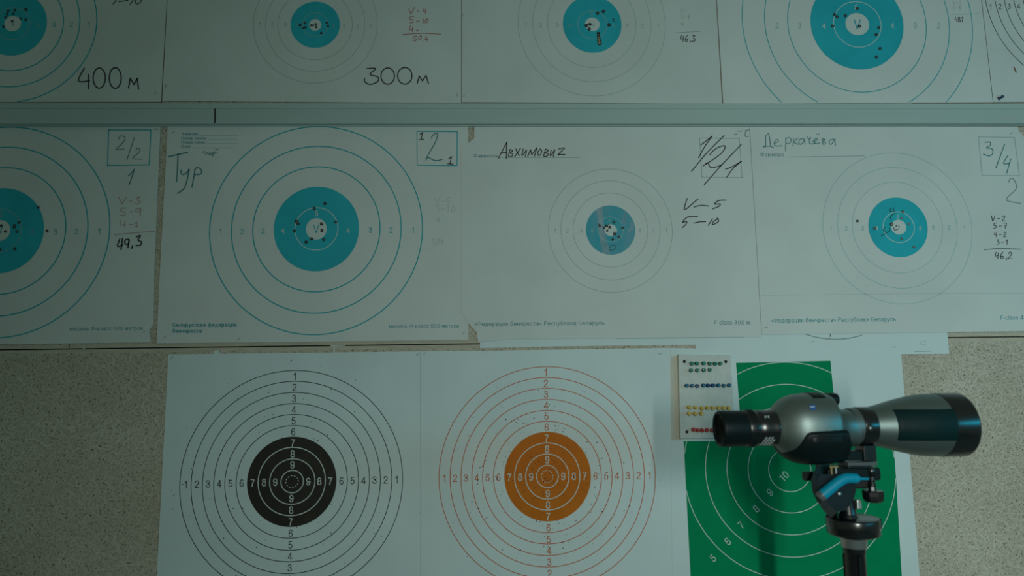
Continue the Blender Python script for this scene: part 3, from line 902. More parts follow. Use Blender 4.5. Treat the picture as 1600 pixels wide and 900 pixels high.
# -- middle row, third sheet
h = .0036
mb, o, hp = f_target([(741, 197.6), (1171, 197.6), (1190, 523), (1190, 527), (800, 529.5), (747, 534), (744.7, 519), (733, 506.8), (720.6, 488), (720.6, 233), (731.5, 224), (741, 215.5)], h, '', '',
                     [(895.5, 1012, 301.5, 417.5), (876.5, 1031.3, 282.5, 437.5), (857, 1050.5, 264, 456.7)], GREY_LINE, 1.2,
                     (915.5, 992.5, 321, 398), (934, 973.7, 339, 378), (944.5, 964, 350.5, 369),
                     [('1', 867, 360.5), ('2', 886.5, 360.5), ('3', 908, 360.5), ('4', 925, 360), ('4', 983, 360), ('3', 999.5, 360), ('2', 1020.5, 360), ('1', 1041, 359.5)],
                     GREY_LINE, 6.5, (953, 346), None, PALE_TEAL, disc_m=FADED)
bx = [(1093.2, 215.5), (1155, 216.5), (1159.5, 277.5), (1097, 277)]
for i in range(4):
    mb.stroke([bx[i], bx[(i + 1) % 4]], h + .00015, GREY_LINE, 1.1)
mb.text('Фамилия', 739.5, 777.5, 246.2, 6, h + .00015, GREY_CAPTION)
mb.stroke([(779, 246), (905, 246.3)], h + .00015, GREY_LINE, 1.0)
mb.text('«Федерация бенчреста» Республики Беларусь', 741, 944, 509.3, 6.6, h + .00015, GREY_CAPTION, -0.008)
mb.text('F-class 300 м.', 1116, 1173, 507, 6.6, h + .00015, GREY_CAPTION, 0.0)
mb.stroke([(965, 528.6), (1163, 526.8)], h + .00015, GREY_LINE, 0.8)
# pale worn streaks down the faded bullseye
hw = Pens()
strokes(hw['handwritten_name'], 730, 200, 8.42, [[(410, 400), (465, 295), (520, 190)], [(520, 190), (515, 405)], [(440, 330), (520, 318)],
                             [(562, 285), (545, 375), (590, 368), (600, 340), (565, 328), (598, 300), (562, 283)], [(640, 275), (660, 320), (687, 362)], [(702, 265), (625, 378)],
                             [(738, 275), (720, 365), (780, 288)], [(780, 288), (766, 375)], [(797, 372), (832, 285)], [(832, 285), (850, 350)], [(850, 350), (916, 260)], [(916, 260), (886, 368)],
                             [(960, 278), (930, 320), (940, 362), (968, 345), (980, 295), (958, 277)], [(1030, 280), (1008, 372), (1058, 362), (1062, 335), (1028, 325), (1068, 295), (1030, 278)],
                             [(1105, 288), (1095, 368), (1152, 285)], [(1152, 285), (1132, 378)], [(1205, 276), (1240, 266), (1282, 264), (1235, 310), (1193, 354), (1225, 347), (1287, 349)]], hp, MARKER, 1.5)
strokes(hw['handwritten_number'], 1050, 190, 8.18, [[(370, 297), (440, 245), (515, 183)], [(515, 183), (425, 310), (340, 460)], [(668, 178), (450, 395), (250, 635)],
                              [(483, 425), (530, 370), (600, 325), (670, 308), (678, 335), (640, 395), (540, 475), (400, 565)], [(430, 540), (460, 525), (482, 575), (520, 588), (580, 575), (640, 550)],
                              [(885, 292), (640, 550), (412, 805)], [(685, 602), (720, 598), (800, 560), (890, 505)], [(890, 505), (780, 600), (700, 710)]], hp, MARKER, 1.5)
strokes(hw['handwritten_note'], 1050, 190, 8.18, [[(845, 122), (905, 117)], [(985, 105), (945, 110)], [(945, 110), (935, 185), (982, 188)], [(795, 165), (835, 158)], [(1015, 230), (1005, 265)]], hp, PENCIL, 1.1)
strokes(hw['handwritten_score'], 1020, 280, 7.5, [[(403, 225), (370, 335), (385, 352), (450, 300), (530, 232)], [(483, 325), (560, 308), (650, 313)], [(858, 245), (775, 250), (722, 290), (790, 290), (770, 320), (700, 347)],
                             [(525, 436), (410, 442), (348, 505), (395, 495), (390, 525), (348, 565)], [(483, 515), (550, 500), (620, 497)], [(700, 465), (650, 540)],
                             [(765, 460), (705, 505), (708, 530), (770, 495), (755, 456)]], hp, MARKER, 1.6)
hw['drawn_loop'].oval(957, 387, 4.8, 4.2, hp + .0003, MARKER, 0.8, 0.5)
strokes(hw['hole_marks'], 910, 315, 10, [[(245, 345), (275, 355)], [(262, 395), (290, 385)], [(410, 350), (420, 400), (400, 430)], [(320, 385), (330, 420)], [(480, 300), (510, 340)], [(485, 480), (520, 475), (525, 520), (490, 530), (485, 485)]], hp + .0004, MARKER, 0.8)
for pl_ in ([(931.8, 328), (942, 322.6), (943.5, 350), (947.5, 372), (953.5, 397.5), (941.5, 395.8), (937, 375), (934.5, 350)], [(975, 330), (979, 333), (977, 352), (972, 348)], [(986, 346), (990.5, 352), (989.5, 368), (985, 360)]):
    o.poly(pl_, h + .00036, WORN)
t = finish(mb, o, 'paper target with faded bullseye and crossed-out boxed 1/2/1', MIDROW,
           [(936.8, 352.2, 1.9), (948, 352.8, 2.2), (952.5, 355, 2.1), (944, 356, 1.8), (948.8, 360.5, 1.8), (959.2, 347, 2.2), (973, 355.8, 2.0), (960.5, 365.3, 1.9), (967, 370.3, 2.0), (957.5, 374.2, 1.9)], hp, hw)

# -- middle row, fourth sheet
h = .0046
mb, o, hp = f_target([(1171.5, 197.6), (1590, 197.6), (1592, 205.5), (1600, 214), (1611, 240), (1640, 517), (1600, 517.5), (1480, 519), (1345, 520.6), (1190.5, 523)], h, '', '',
                     [(1332, 1472.5, 284.5, 426.5), (1309, 1495.5, 261.5, 450.5), (1286, 1518.5, 239, 475)], PALE_TEAL, 1.0,
                     (1357, 1449.5, 308.5, 402), (1380, 1428.5, 331, 379), (1392.5, 1416, 343.5, 366.5),
                     [('1', 1298, 356.5), ('2', 1322, 356.5), ('3', 1348, 356.5), ('4', 1370, 356), ('4', 1438, 356), ('3', 1458, 355.5), ('2', 1483, 355.5), ('1', 1506.5, 355.5)],
                     PALE_TEAL, 7, (1403, 338.5), None)
bx = [(1528.8, 213.7), (1585.2, 214.8), (1593, 274.5), (1534.5, 274.2)]
for i in range(4):
    mb.stroke([bx[i], bx[(i + 1) % 4]], h + .00015, GREY_LINE, 1.1)
mb.text('Фамилия', 1188, 1225, 244.4, 6, h + .00015, GREY_CAPTION)
mb.stroke([(1228, 245.4), (1351, 243.6)], h + .00015, GREY_LINE, 1.0)
mb.text('«Федерация бенчреста» Республики Беларусь', 1205, 1399.5, 504, 6.6, h + .00015, CAPTION, -0.011)
mb.text('F-class 400 м.', 1563, 1620, 499.5, 6.4, h + .00015, CAPTION, -0.01)
mb.stroke([(1190, 461.5), (1400, 459), (1625, 458)], h + .00015, FAINT, 0.7)
hw = Pens()
strokes(hw['handwritten_name'], 1160, 180, 7.27, [[(235, 362), (245, 355), (266, 345)], [(266, 348), (264, 237)], [(262, 242), (300, 214), (320, 350)], [(240, 360), (310, 352), (355, 370)],
                              [(362, 318), (405, 300), (402, 276), (372, 290), (362, 330), (390, 350), (450, 345)], [(495, 255), (492, 330), (490, 405)], [(495, 268), (535, 254), (555, 290), (530, 320), (500, 320)],
                              [(582, 265), (576, 345)], [(632, 260), (588, 305), (638, 332)], [(702, 270), (662, 270), (640, 308), (668, 330), (704, 285)], [(706, 268), (712, 330)],
                              [(742, 240), (752, 272), (778, 260)], [(772, 252), (765, 322), (830, 318)], [(795, 300), (850, 282), (840, 260), (812, 288), (832, 320), (882, 315)], [(840, 210), (843, 218)], [(868, 213), (872, 220)],
                              [(912, 265), (918, 332), (948, 312), (922, 297), (942, 275), (912, 268)], [(1042, 270), (1002, 280), (985, 310), (1010, 330), (1050, 278)], [(1052, 268), (1056, 345)]], hp, PEN_TEAL, 1.1)
strokes(hw['handwritten_number'], 1500, 195, 6.67, [[(260, 182), (312, 180), (318, 212), (275, 240), (330, 247), (345, 290), (310, 325), (245, 305)], [(467, 200), (375, 450)], [(500, 320), (455, 402), (515, 402)], [(530, 355), (487, 505)]], hp, PEN_TEAL, 1.3)
strokes(hw['handwritten_figure'], 1500, 195, 6.67, [[(510, 600), (520, 565), (550, 560), (580, 600), (590, 655), (565, 692), (505, 745), (486, 780), (510, 797), (635, 820)]], hp, PENCIL, 1.1)
hand(hw['handwritten_score'], 'V-2', 1549.3, 337, 8.5, hp, MARKER, 1.0, .95)
hand(hw['handwritten_score'], '5-7', 1552, 348.5, 8.5, hp, MARKER, 1.0, .95)
hand(hw['handwritten_score'], '4-2', 1553.5, 362.5, 7.5, hp, MARKER, 1.0, .95)
hand(hw['handwritten_score'], '3-1', 1557, 374.5, 7.5, hp, MARKER, 1.0, .95)
hw['handwritten_score'].stroke([(1538, 390.2), (1560, 388.5), (1595, 389.3)], hp, MARKER, 1.0)
hand(hw['handwritten_score'], '46,2', 1554.5, 394, 10.5, hp, MARKER, 1.1, .75, -.03)
strokes(hw['hole_marks'], 1330, 300, 8.18, [[(562, 268), (525, 292), (500, 325)], [(500, 325), (512, 360)], [(432, 448), (415, 488), (450, 515)], [(492, 458), (492, 500)], [(495, 498), (380, 560)], [(545, 455), (558, 486), (610, 470)],
                              [(515, 205), (495, 225), (515, 232)], [(545, 200), (540, 240), (560, 240)], [(495, 245), (530, 255)], [(590, 420), (570, 435), (585, 445)], [(612, 425), (605, 450), (620, 445)]], hp + .0003, MARKER, 1.0)
finish(mb, o, 'paper target with teal handwriting and boxed 3/4', MIDROW,
       [(1339.8, 345.5, 2.1), (1410.7, 330.6, 2.0, .6, TORN), (1408.8, 341, 1.9, .7, TORN), (1420, 349.9, 1.9, .6, TORN), (1393.3, 350.4, 2.9, .5, TORN), (1366.7, 356.8, 2.2, .5, TORN), (1408.8, 373, 1.9, .5, TORN), (1428, 386, 1.9, .85, TORN)], hp, hw)


# -- lower row: ten-ring sheets
def ten_ring(pts, h, L, Rr, T, B, col, line, leftn, rightn, topn, botn, inner, specks, label, extra=None):
    mb = MB()
    mb.sheet(pts, h, PAPER_B)
    for k in range(6):
        mb.ring((L[k], Rr[k], T[k], B[k]), h + .00015, line, 1.75, seg=220)
    for i in range(6):
        for q in (leftn, rightn, topn, botn):
            mb.text(str(i + 1), q[i][0], None, q[i][1], 11.5, h + .00015, line)
    rnd = random.Random(specks)
    cx, cy = (L[0] + Rr[0]) / 2, (T[0] + B[0]) / 2
    for i in range(specks * 2):                           # pellet specks scattered round the black
        a = rnd.uniform(0, 2 * math.pi)
        d = abs(rnd.gauss(0, 62)) + 12 if specks > 150 else rnd.uniform(60, 190)
        x, y = cx + d * math.cos(a), cy + d * math.sin(a) * 1.02
        s = rnd.choice((.35, .4, .5, .6, .7, 1.0))
        if d > 66 and not any(abs(d - r) < 0 for r in (0,)):
            mb.ring((x - s, x + s, y - s * .9, y + s * .9), h + .00025, HOLE, None, seg=7)
    o = MB()
    o.ring((L[6], Rr[6], T[6], B[6]), h + .0003, col, None, seg=128)
    for e in inner[:3]:
        o.ring(e, h + .00045, WHITE_INK, 2.2)
    o.ring(inner[3], h + .00045, WHITE_INK, 1.7, seg=96, dash=4)
    for i in range(6, 9):
        for q in (leftn, rightn, topn, botn):
            o.text(str(i + 1), q[i][0], None, q[i][1], 11.5, h + .00045, WHITE_INK, bold=0.01)
    for i in range(specks):
        a = rnd.uniform(0, 2 * math.pi)
        d = rnd.uniform(2, 64)
        x, y = cx + d * math.cos(a), cy + d * math.sin(a)
        s = rnd.choice((.3, .4, .5, .7))
        o.ring((x - s, x + s, y - s * .9, y + s * .9), h + .0005, HOLE, None, seg=7)
    t = tag(mb.build('paper_target'), label, 'target', LOWROW)
    o.build('bullseye', t)
    return t


ln = lambda a, b, n: [(a[0] + (b[0] - a[0]) * i / (n - 1), a[1] + (b[1] - a[1]) * i / (n - 1)) for i in range(n)]
ten_ring([(263, 553.7), (333, 552.9), (335, 548), (341, 547.2), (345, 552.7), (400, 552), (656.9, 549), (657.2, 760), (657.2, 968), (241.6, 971), (245, 900)], .0018,
         [281, 298.7, 316.3, 334, 351.3, 369, 386], [629, 612, 594.3, 577.3, 560, 542.7, 525.7], [579, 596, 613.3, 630.7, 647.7, 665, 682.3], [932.5, 914.5, 896.3, 877.7, 859.7, 841, 823.3],
         BLACK_INK, LINE_BLACK, ln((290, 757), (430, 753.4), 9), ln((619.7, 749.3), (481.7, 752.5), 9), ln((460.5, 588), (456.7, 726.5), 9), ln((451.7, 923.5), (455.3, 779), 9),
         [(403.3, 508.3, 699, 805.7), (421.3, 492, 717, 788), (439, 474, 735, 770), (446.7, 466, 743.3, 762)], 70, 'white paper target with a black bullseye')
ten_ring([(657.5, 549), (800, 547.5), (1046, 543.6), (1054, 546), (1054, 968), (657.8, 970)], .0024,
         [686, 703.3, 720.3, 737.3, 754, 771, 788], [1024, 1007, 990, 973, 956.3, 939.7, 923.3], [573, 590, 606.7, 624, 641.3, 658.3, 674.7], [922, 904, 886, 868, 850, 832.3, 814.7],
         ORANGE, ORANGE_LINE, ln((694, 747.5), (829.7, 745), 9), ln((1014.5, 742.8), (880, 744.4), 9), ln((852.4, 582), (855, 718.5), 9), ln((859, 914), (855.7, 771), 9),
         [(804, 906, 692, 797), (821.3, 889, 709.3, 779.7), (838.3, 872.3, 727, 762), (846, 864, 735, 754)], 340, 'white paper target with an orange bullseye')

h = .0031
mb = MB()
mb.sheet([(1047.5, 544), (1408, 549.8), (1408.3, 555.5), (1437, 900), (1443, 972), (1051, 970)], h, PAPER_B)
o = MB()
gp = [(1150, 567), (1297.6, 563.8), (1309.5, 688.5), (1395.5, 686), (1400, 745), (1409, 900), (1412.5, 962), (1082.5, 960), (1079, 900), (1068.2, 689.2), (1159.5, 689)]
o.poly(gp, h + .0002, GREEN)


def in_green(q):
    x, y = q
    if y < 689:
        return 1150 + (y - 567) * .0779 < x < 1297.6 + (y - 564) * .0955
    return 1068.2 + (y - 689) * .0515 < x < 1395.5 + (y - 686) * .063


for r in (33, 65, 98, 131.5, 165.5):
    o.ring((1234 - r, 1234 + r, 734 - r * 1.016, 734 + r * 1.04), h + .0004, WHITE_INK, 1.9, seg=360, keep=in_green)
for s, x, y in (('10', 1224.5, 744), ('9', 1203, 769.5), ('8', 1181.5, 795), ('7', 1158, 820), ('6', 1137, 846), ('5', 1114, 872)):
    o.text(s, x, None, y, 12, h + .0004, WHITE_INK, rot=0.72)
t = tag(mb.build('paper_target'), 'white paper target with a green stepped chest figure behind the scope', 'target', LOWROW)
tag(o.build('green_figure', t), 'green figure with white scoring rings')


# ------------------------------------------------------------------ staples in the paper
def staple(px, py, ang, hb, label, ln_=5.0, m=None):
    P = W(px, py, hb)
    a = math.radians(ang)
    d = Vector((math.cos(a), 0, math.sin(a))) * (ln_ * 0.0015 / 2)
    mb = MB()
    up = Vector((0, -0.0012, 0))
    e = d.normalized() * 0.0006
    mb.tube([P - d + Vector((0, .0010, 0)), P - d + up * .6, P - d + e + up, P + d - e + up, P + d + up * .6, P + d + Vector((0, .0010, 0))], 0.00042, m or STEEL, 6)
    tag(mb.build('staple'), label, 'staple', 'staples holding the targets', 'thing')


for q in ((242.6, 145, 84, .0018, 'upright staple at lower right corner of the 400 м target'),
          (259.2, 134, 85, .0028, 'upright staple at lower left corner of the 300 м target'),
          (714, 148, 88, .0028, 'upright staple at lower right corner of the 300 м target'),
          (725.2, 149.5, 88, .0038, 'upright staple just right of the 300 м target'),
          (723, 23.5, 88, .0038, 'upright staple at upper edge right of the red scores'),
          (244, 202.3, 3, .0018, 'level staple right of the boxed 2/2'),
          (270.5, 207, 25, .0028, 'slanted staple above the handwritten Тур'),
          (224.5, 518.8, 18, .0018, 'slanted staple at the end of the left caption'),
          (258, 526.5, 60, .0028, 'steep staple left of the two-line teal caption'),
          (373, 530, 55, .0028, 'staple right below the end of the two-line teal caption'),
          (724.5, 520.3, 48, .0028, 'slanted pale staple beside the brown torn corner'),
          (269, 558.7, 50, .0020, 'slanted staple in upper left corner of the black target'),
          (652.5, 553.8, 40, .0020, 'slanted staple in upper right corner of the black target'),
          (663.5, 552.6, 45, .0026, 'slanted staple in upper left corner of the orange target'),
          (755.5, 547.3, -4, .0026, 'level staple under the brown torn corner'),
          (1031.5, 552.8, 6, .0026, 'level staple in upper right corner of the orange target'),
          (1270, 533.7, 2, .0018, 'level staple below the thin black arc'),
          (1397, 542.5, 22, .0018, 'slanted staple right of the thin black arc'),
          (1197, 511.5, 4, .0048, 'level staple under the left end of the right-hand caption'),
          (1580.5, 208, 35, .0048, 'slanted staple above the boxed 3/4')):
    staple(*q)


# ------------------------------------------------------------------ pin board and pins
FOAM = noise_mat('white_foam_board', (0.60, 0.62, 0.57), (0.66, 0.675, 0.62), 60, 0.7, bump=0.15, bscale=300, spec=0.2)
SCREW = mat('black_screw', (0.012, 0.013, 0.014), 0.4, 0.3)
HB = 0.0145
pb = empty('pin_board', W(1100, 620, .003))
b = MB()
bm = bmesh.new()
fr = [W(x, y, HB) for x, y in ((1060, 553.5), (1141.5, 555), (1149.5, 684.5), (1063, 685.5))]
bk = [p + Vector((0, HB - .0045, 0)) for p in fr]
vv = [bm.verts.new(p) for p in fr + bk]
for f in ((0, 1, 2, 3), (7, 6, 5, 4), (0, 4, 5, 1), (1, 5, 6, 2), (2, 6, 7, 3), (3, 7, 4, 0)):
    bm.faces.new([vv[i] for i in f])
bmesh.ops.recalc_face_normals(bm, faces=bm.faces[:])
bmesh.ops.bevel(bm, geom=bm.edges[:], offset=.0016, segments=3, profile=.5, affect='EDGES')
b.bm(bm, FOAM)
b.build('board', pb)
tp_ = MB()
tp_.sheet([(1048.5, 557), (1061, 556), (1064, 687.6), (1049.5, 687.6)], .0038, mat('yellowed_paper_tape', (0.60, 0.57, 0.47), 0.7, spec=0.2), .0004)
tag(tp_.build('tape_strip', pb), 'yellowed strip along the left side of the board')
for x, y in ((1069.2, 565), (1134, 565.2), (1073.2, 674.8), (1141.5, 675)):
    s = MB()
    P = W(x, y, HB)
    s.lathe(P + Vector((0, .0012, 0)), (0, -1, 0), [(0, .0036), (.0016, .0036), (.0026, .0030), (.0032, .0016), (.0032, .0010), (.0024, .0008)], SCREW, 20)
    s.build('screw', pb)
tag(pb, 'white pin board with rows of coloured push pins beside the green target', 'pin board')

PINM = {'green': mat('green_pin_plastic', (0.004, 0.16, 0.10), 0.25, coat=.3), 'blue': mat('blue_pin_plastic', (0.003, 0.12, 0.21), 0.3, coat=.2),
        'navy': mat('navy_pin_plastic', (0.003, 0.040, 0.13), 0.3, coat=.2), 'yellow': mat('yellow_pin_plastic', (0.66, 0.43, 0.06), 0.25, coat=.3),
        'red': mat('red_pin_plastic', (0.46, 0.018, 0.014), 0.25, coat=.3)}
PIN_TIP = mat('pin_needle', (0.5, 0.5, 0.5), 0.3, 1.0)


def push_pin(P, color, label, group, axis=(0, -1, 0), k=1.0):
    a = Vector(axis).normalized()
    r = empty('push_pin', P)
    hd = MB()
    pr = [(0, .0040), (.0008, .0043), (.0016, .0040), (.0021, .0026), (.0050, .0021), (.0078, .0025), (.0086, .0038), (.0094, .0042), (.0104, .0040), (.0109, .0034), (.0107, .0018), (.0104, .0006)]
    hd.lathe(P + a * .0004, a, [(d * k, q * k) for d, q in pr], PINM[color], 20)
    hd.build('head', r)
    nd = MB()
    nd.lathe(P - a * .008, a, [(0, .0001), (.003, .0005), (.0085, .0005)], PIN_TIP, 8)
    nd.build('needle', r)
    tag(r, label, 'push pin', group)
    return r


ORD = 'first second third fourth fifth sixth seventh eighth ninth'.split()


def pins(row, what, group, pos):
    for i, (x, y, c) in enumerate(pos):
        lab = '%s push pin, %s from the left in the %s' % (c if c != 'navy' else 'dark blue', ORD[i], row)
        tilt = (random.uniform(-.10, .10), -1, random.uniform(-.08, .08))
        push_pin(W(x - .7, y, HB), c, lab, group, tilt)


pins('upper green row', 'green', 'green push pins on the pin board', [(x, y, 'green') for x, y in ((1080.3, 568), (1088, 568), (1098.7, 568), (1108.5, 568), (1116.5, 568.2), (1125.3, 568.2))])
pins('lower green row', 'green', 'green push pins on the pin board', [(x, y, 'green') for x, y in ((1079.5, 578.5), (1089, 578.8), (1099.5, 578.2), (1109, 577.8))])
pins('blue row', 'blue', 'blue push pins on the pin board', [(x, y, c) for x, y, c in ((1072.7, 602.5, 'blue'), (1081, 602.8, 'blue'), (1089.3, 602.8, 'navy'), (1098.7, 602, 'blue'), (1105.6, 602, 'navy'), (1113.3, 602.2, 'navy'), (1121.8, 602.2, 'blue'), (1130.5, 602.4, 'blue'), (1138.8, 602, 'blue'))])
pins('upper yellow row', 'yellow', 'yellow push pins on the pin board', [(x, y, 'yellow') for x, y in ((1076.2, 636.2), (1086, 636.5), (1096, 637.5), (1104.3, 637), (1113, 637), (1122, 637), (1130, 637.2), (1138, 637.2))])
pins('lower yellow row', 'yellow', 'yellow push pins on the pin board', [(x, y, 'yellow') for x, y in ((1076.8, 645.8), (1085.5, 646), (1095.5, 645.7))])
pins('red row', 'red', 'red push pins on the pin board', [(x, y, 'red') for x, y in ((1083.2, 671), (1090, 672), (1097, 671.8), (1104.4, 671.7), (1112.5, 672.2))])
push_pin(W(1560.5, 154.2, .0040), 'navy', 'single dark blue push pin leaning above the rail', 'lone push pin', (0.42, -1, 0.28), 1.05)


# ------------------------------------------------------------------ spotting scope
SILVER = noise_mat('silver_grey_coating', (0.185, 0.235, 0.225), (0.205, 0.255, 0.245), 400, 0.44, 0.85, spec=0.5, bump=0.03, bscale=900)
ARMOUR = noise_mat('black_rubber_armour', (0.003, 0.0085, 0.009), (0.004, 0.011, 0.012), 300, 0.45, bump=0.05, bscale=900, spec=0.2)
GRIP = noise_mat('dark_green_grip_rubber', (0.002, 0.017, 0.018), (0.003, 0.021, 0.022), 300, 0.5, bump=0.05, bscale=900, spec=0.15)
GLOSS = mat('satin_black_metal', (0.005, 0.007, 0.008), 0.25, 0.0, 0.9)
MATTE = mat('matt_black', (0.008, 0.008, 0.008), 0.7)
GLASSY = mat('coated_lens_glass', (0.004, 0.008, 0.012), 0.12, 0.0, 0.35)
MARK_WHITE = mat('white_engraving', (0.42, 0.46, 0.45), 0.6)
LOGO_BLUE = mat('logo_blue', (0.015, 0.10, 0.40), 0.4)
LOGO_WHITE = mat('logo_white', (0.50, 0.60, 0.66), 0.4)

SA, SB = at(1122, 670, 1.060), at(1498, 663, 1.082)
AX = (SB - SA).normalized()
AZ = (Vector((0, 0, 1)) - AX * AX.z).normalized()
AY = AZ.cross(AX)                                       # away from the camera
SLEN = (SB - SA).length


def sx(px):
    """distance along the scope's axis of the point that shows at column px"""
    k = (px - 800) / F
    n = RIGHT - FWD * k
    return -(SA - CAM).dot(n) / AX.dot(n)


def sp(px):
    return (SA + AX * sx(px) - CAM).dot(FWD) / F         # metres per pixel there


def axis_y(px):
    return 670 - 7 * (px - 1122) / 376.0


scope = empty('spotting_scope', SA + AX * sx(1345) - AZ * 0.052)
tag(scope, 'silver and black spotting scope lying on the tripod head', 'spotting scope')


def lat(name, prof, m, parent=scope, seg=64, dz=0.0, cap=True):
    mb = MB()
    mb.lathe(SA + AZ * dz, AX, [(sx(x), r * sp(x)) for x, r in prof], m, seg, cap)
    return mb.build(name, parent)


# eyepiece
ey = MB()
ey.lathe(SA, AX, [(sx(x), r * sp(x)) for x, r in ((1127, 21.5), (1124, 22.8), (1122.3, 24.5), (1122.2, 26), (1123.6, 27.4), (1127, 28), (1140, 27.8), (1160, 27.4), (1163, 27))], ARMOUR, 64, False)
eyep = ey.build('eyecup', scope)
ln2 = MB()
ln2.lathe(SA, AX, [(sx(x), r * sp(x)) for x, r in ((1133.0, 0.1), (1133.3, 5), (1134.2, 9.5), (1134.6, 11))], GLASSY, 40, False)
ln2.lathe(SA, AX, [(sx(x), r * sp(x)) for x, r in ((1134.0, 11), (1131.6, 13.2), (1129, 18), (1126.6, 21.8))], MATTE, 48, False)
tag(ln2.build('eye_lens', eyep), 'dark eye lens set in the eyecup')
e2 = MB()
e2.lathe(SA, AX, [(sx(x), r * sp(x)) for x, r in ((1161, 25.6), (1162.5, 27.6), (1164, 28.2), (1176, 28.0), (1178, 27.8), (1178.6, 26.8), (1180, 26.8), (1180.6, 27.3), (1192, 27.3), (1203, 27.8), (1207, 28.6), (1209, 28.4), (1211, 26))], GLOSS, 64)
for k in range(44):                                     # fine ribs of the zoom ring
    w = 2 * math.pi * k / 44
    d = AY * math.cos(w) + AZ * math.sin(w)
    e2.box(SA + AX * ((sx(1165) + sx(1175)) / 2) + d * (28.1 * sp(1170)), (sx(1175) - sx(1165), .0011, .0016), ARMOUR, (AX, d.cross(AX), d))
zoom = e2.build('zoom_eyepiece', scope)


def on_round(px, off_y, r, lift=0.0004):
    """point on the camera side of a round part of radius r (pixels), off_y pixels below the axis"""
    s = sp(px)
    dz = -off_y * s
    rr = r * s
    dy = math.sqrt(max(rr * rr - dz * dz, 0))
    n = (-AY * dy + AZ * dz) / rr
    return SA + AX * sx(px) + n * (rr + lift), n


def engraved(mb, px, off_y, r, w, hgt, m, slant=0.0, lift=0.0004):
    q = []
    for dx, dy in ((-.5, -.5), (.5, -.5), (.5, .5), (-.5, .5)):
        q.append(on_round(px + dx * w - slant * dy * hgt, off_y + dy * hgt, r, lift)[0])
    mb.add(q, [[0, 1, 2, 3]], m)


mk = MB()
for j, (yy, n0) in enumerate(((12.5, 3), (16.0, 4), (19.5, 4), (22.5, 4))):
    for i in range(n0):
        engraved(mk, 1186 - j * 1.8 + i * 4.6, yy, 27.4 + .1 * i, 3.0, 2.6, MARK_WHITE, .3, .0012)
for i in range(2):
    engraved(mk, 1188 + i * 4.6, -18, 27.4, 2.2, 3.2, MARK_WHITE, .3, .0012)
tag(mk.build('zoom_scale', zoom), 'small white scale figures')

# prism housing: lofted oval sections
SEC = [  # column of the section's centre, top row, bottom row, half depth (pixels)
    (1207, 643, 696.5, 27), (1209, 639.5, 698.5, 29), (1213, 634.5, 702.5, 32), (1219, 628.5, 709, 36.5), (1226, 623.4, 714.5, 41), (1234, 619.4, 718.5, 45), (1243, 617, 721, 48), (1255, 615.5, 722.4, 50),
    (1270, 614.8, 722.8, 51), (1282, 615, 722, 50.5), (1289, 615.6, 721.4, 49.5), (1292.5, 617, 720, 48), (1294.6, 620, 717, 45), (1295.6, 625, 712, 41), (1296, 640, 697, 28.3), (1331, 640, 696.5, 28.3)]


def sec_pt(px, top, bot, hd, th, lift=0.0):
    s = sp(px)
    ay = axis_y(px)
    zc = -((top + bot) / 2 - ay) * s
    hz = (bot - top) / 2 * s + lift
    hy = hd * s + lift
    c, sn = math.cos(th), math.sin(th)
    e = 2 / 2.25
    return SA + AX * sx(px) - AY * (math.copysign(abs(c) ** e, c) * hy) + AZ * (zc + math.copysign(abs(sn) ** e, sn) * hz)


def sec_at(px):
    if px <= SEC[0][0]:
        return SEC[0]
    for i in range(len(SEC) - 1):
        a, b = SEC[i], SEC[i + 1]
        if a[0] <= px <= b[0]:
            t = (px - a[0]) / (b[0] - a[0])
            if a[0] >= 1290:
                return tuple(a[j] + (b[j] - a[j]) * t for j in range(4))
            p, n_ = SEC[max(i - 1, 0)], SEC[i + 2]
            out = [px]
            for j in (1, 2, 3):                           # cubic through the neighbouring sections
                m0 = (b[j] - p[j]) / (b[0] - p[0]) * (b[0] - a[0])
                m1 = (n_[j] - a[j]) / (n_[0] - a[0]) * (b[0] - a[0])
                out.append((2 * t ** 3 - 3 * t ** 2 + 1) * a[j] + (t ** 3 - 2 * t ** 2 + t) * m0 + (-2 * t ** 3 + 3 * t ** 2) * b[j] + (t ** 3 - t ** 2) * m1)
            return tuple(out)
    return SEC[-1]


bd = MB()
xs = sorted([1207 + i * (1295 - 1207) / 60 for i in range(61)] + [q[0] for q in SEC if q[0] > 1290])
seg = 72
vs, fs = [], []
for x in xs:
    q = sec_at(x)
    for k in range(seg):
        vs.append(sec_pt(q[0], q[1], q[2], q[3], 2 * math.pi * k / seg))
for i in range(len(xs) - 1):
    for k in range(seg):
        k2 = (k + 1) % seg
        fs.append([i * seg + k, i * seg + k2, (i + 1) * seg + k2, (i + 1) * seg + k])
bd.add(vs, fs, SILVER, True)
bd.add(vs[:seg], [list(range(seg))[::-1]], SILVER)
bd.add(vs[-seg:], [list(range(seg))], SILVER)
body = bd.build('prism_housing', scope)

# black armour round the lower half of the housing
edge = [(1214, 706), (1222, 707.3), (1230, 706), (1238, 703.5), (1243, 701), (1248, 697), (1252, 692), (1256, 685.5), (1260, 679), (1263, 676), (1268, 674.6), (1295, 673), (1318, 671.6), (1323, 672.0), (1326, 674.2), (1327.6, 678)]


def edge_y(x):
    for i in range(len(edge) - 1):
        if edge[i][0] <= x <= edge[i + 1][0]:
            t = (x - edge[i][0]) / (edge[i + 1][0] - edge[i][0])
            return edge[i][1] + (edge[i + 1][1] - edge[i][1]) * t
    return edge[-1][1]


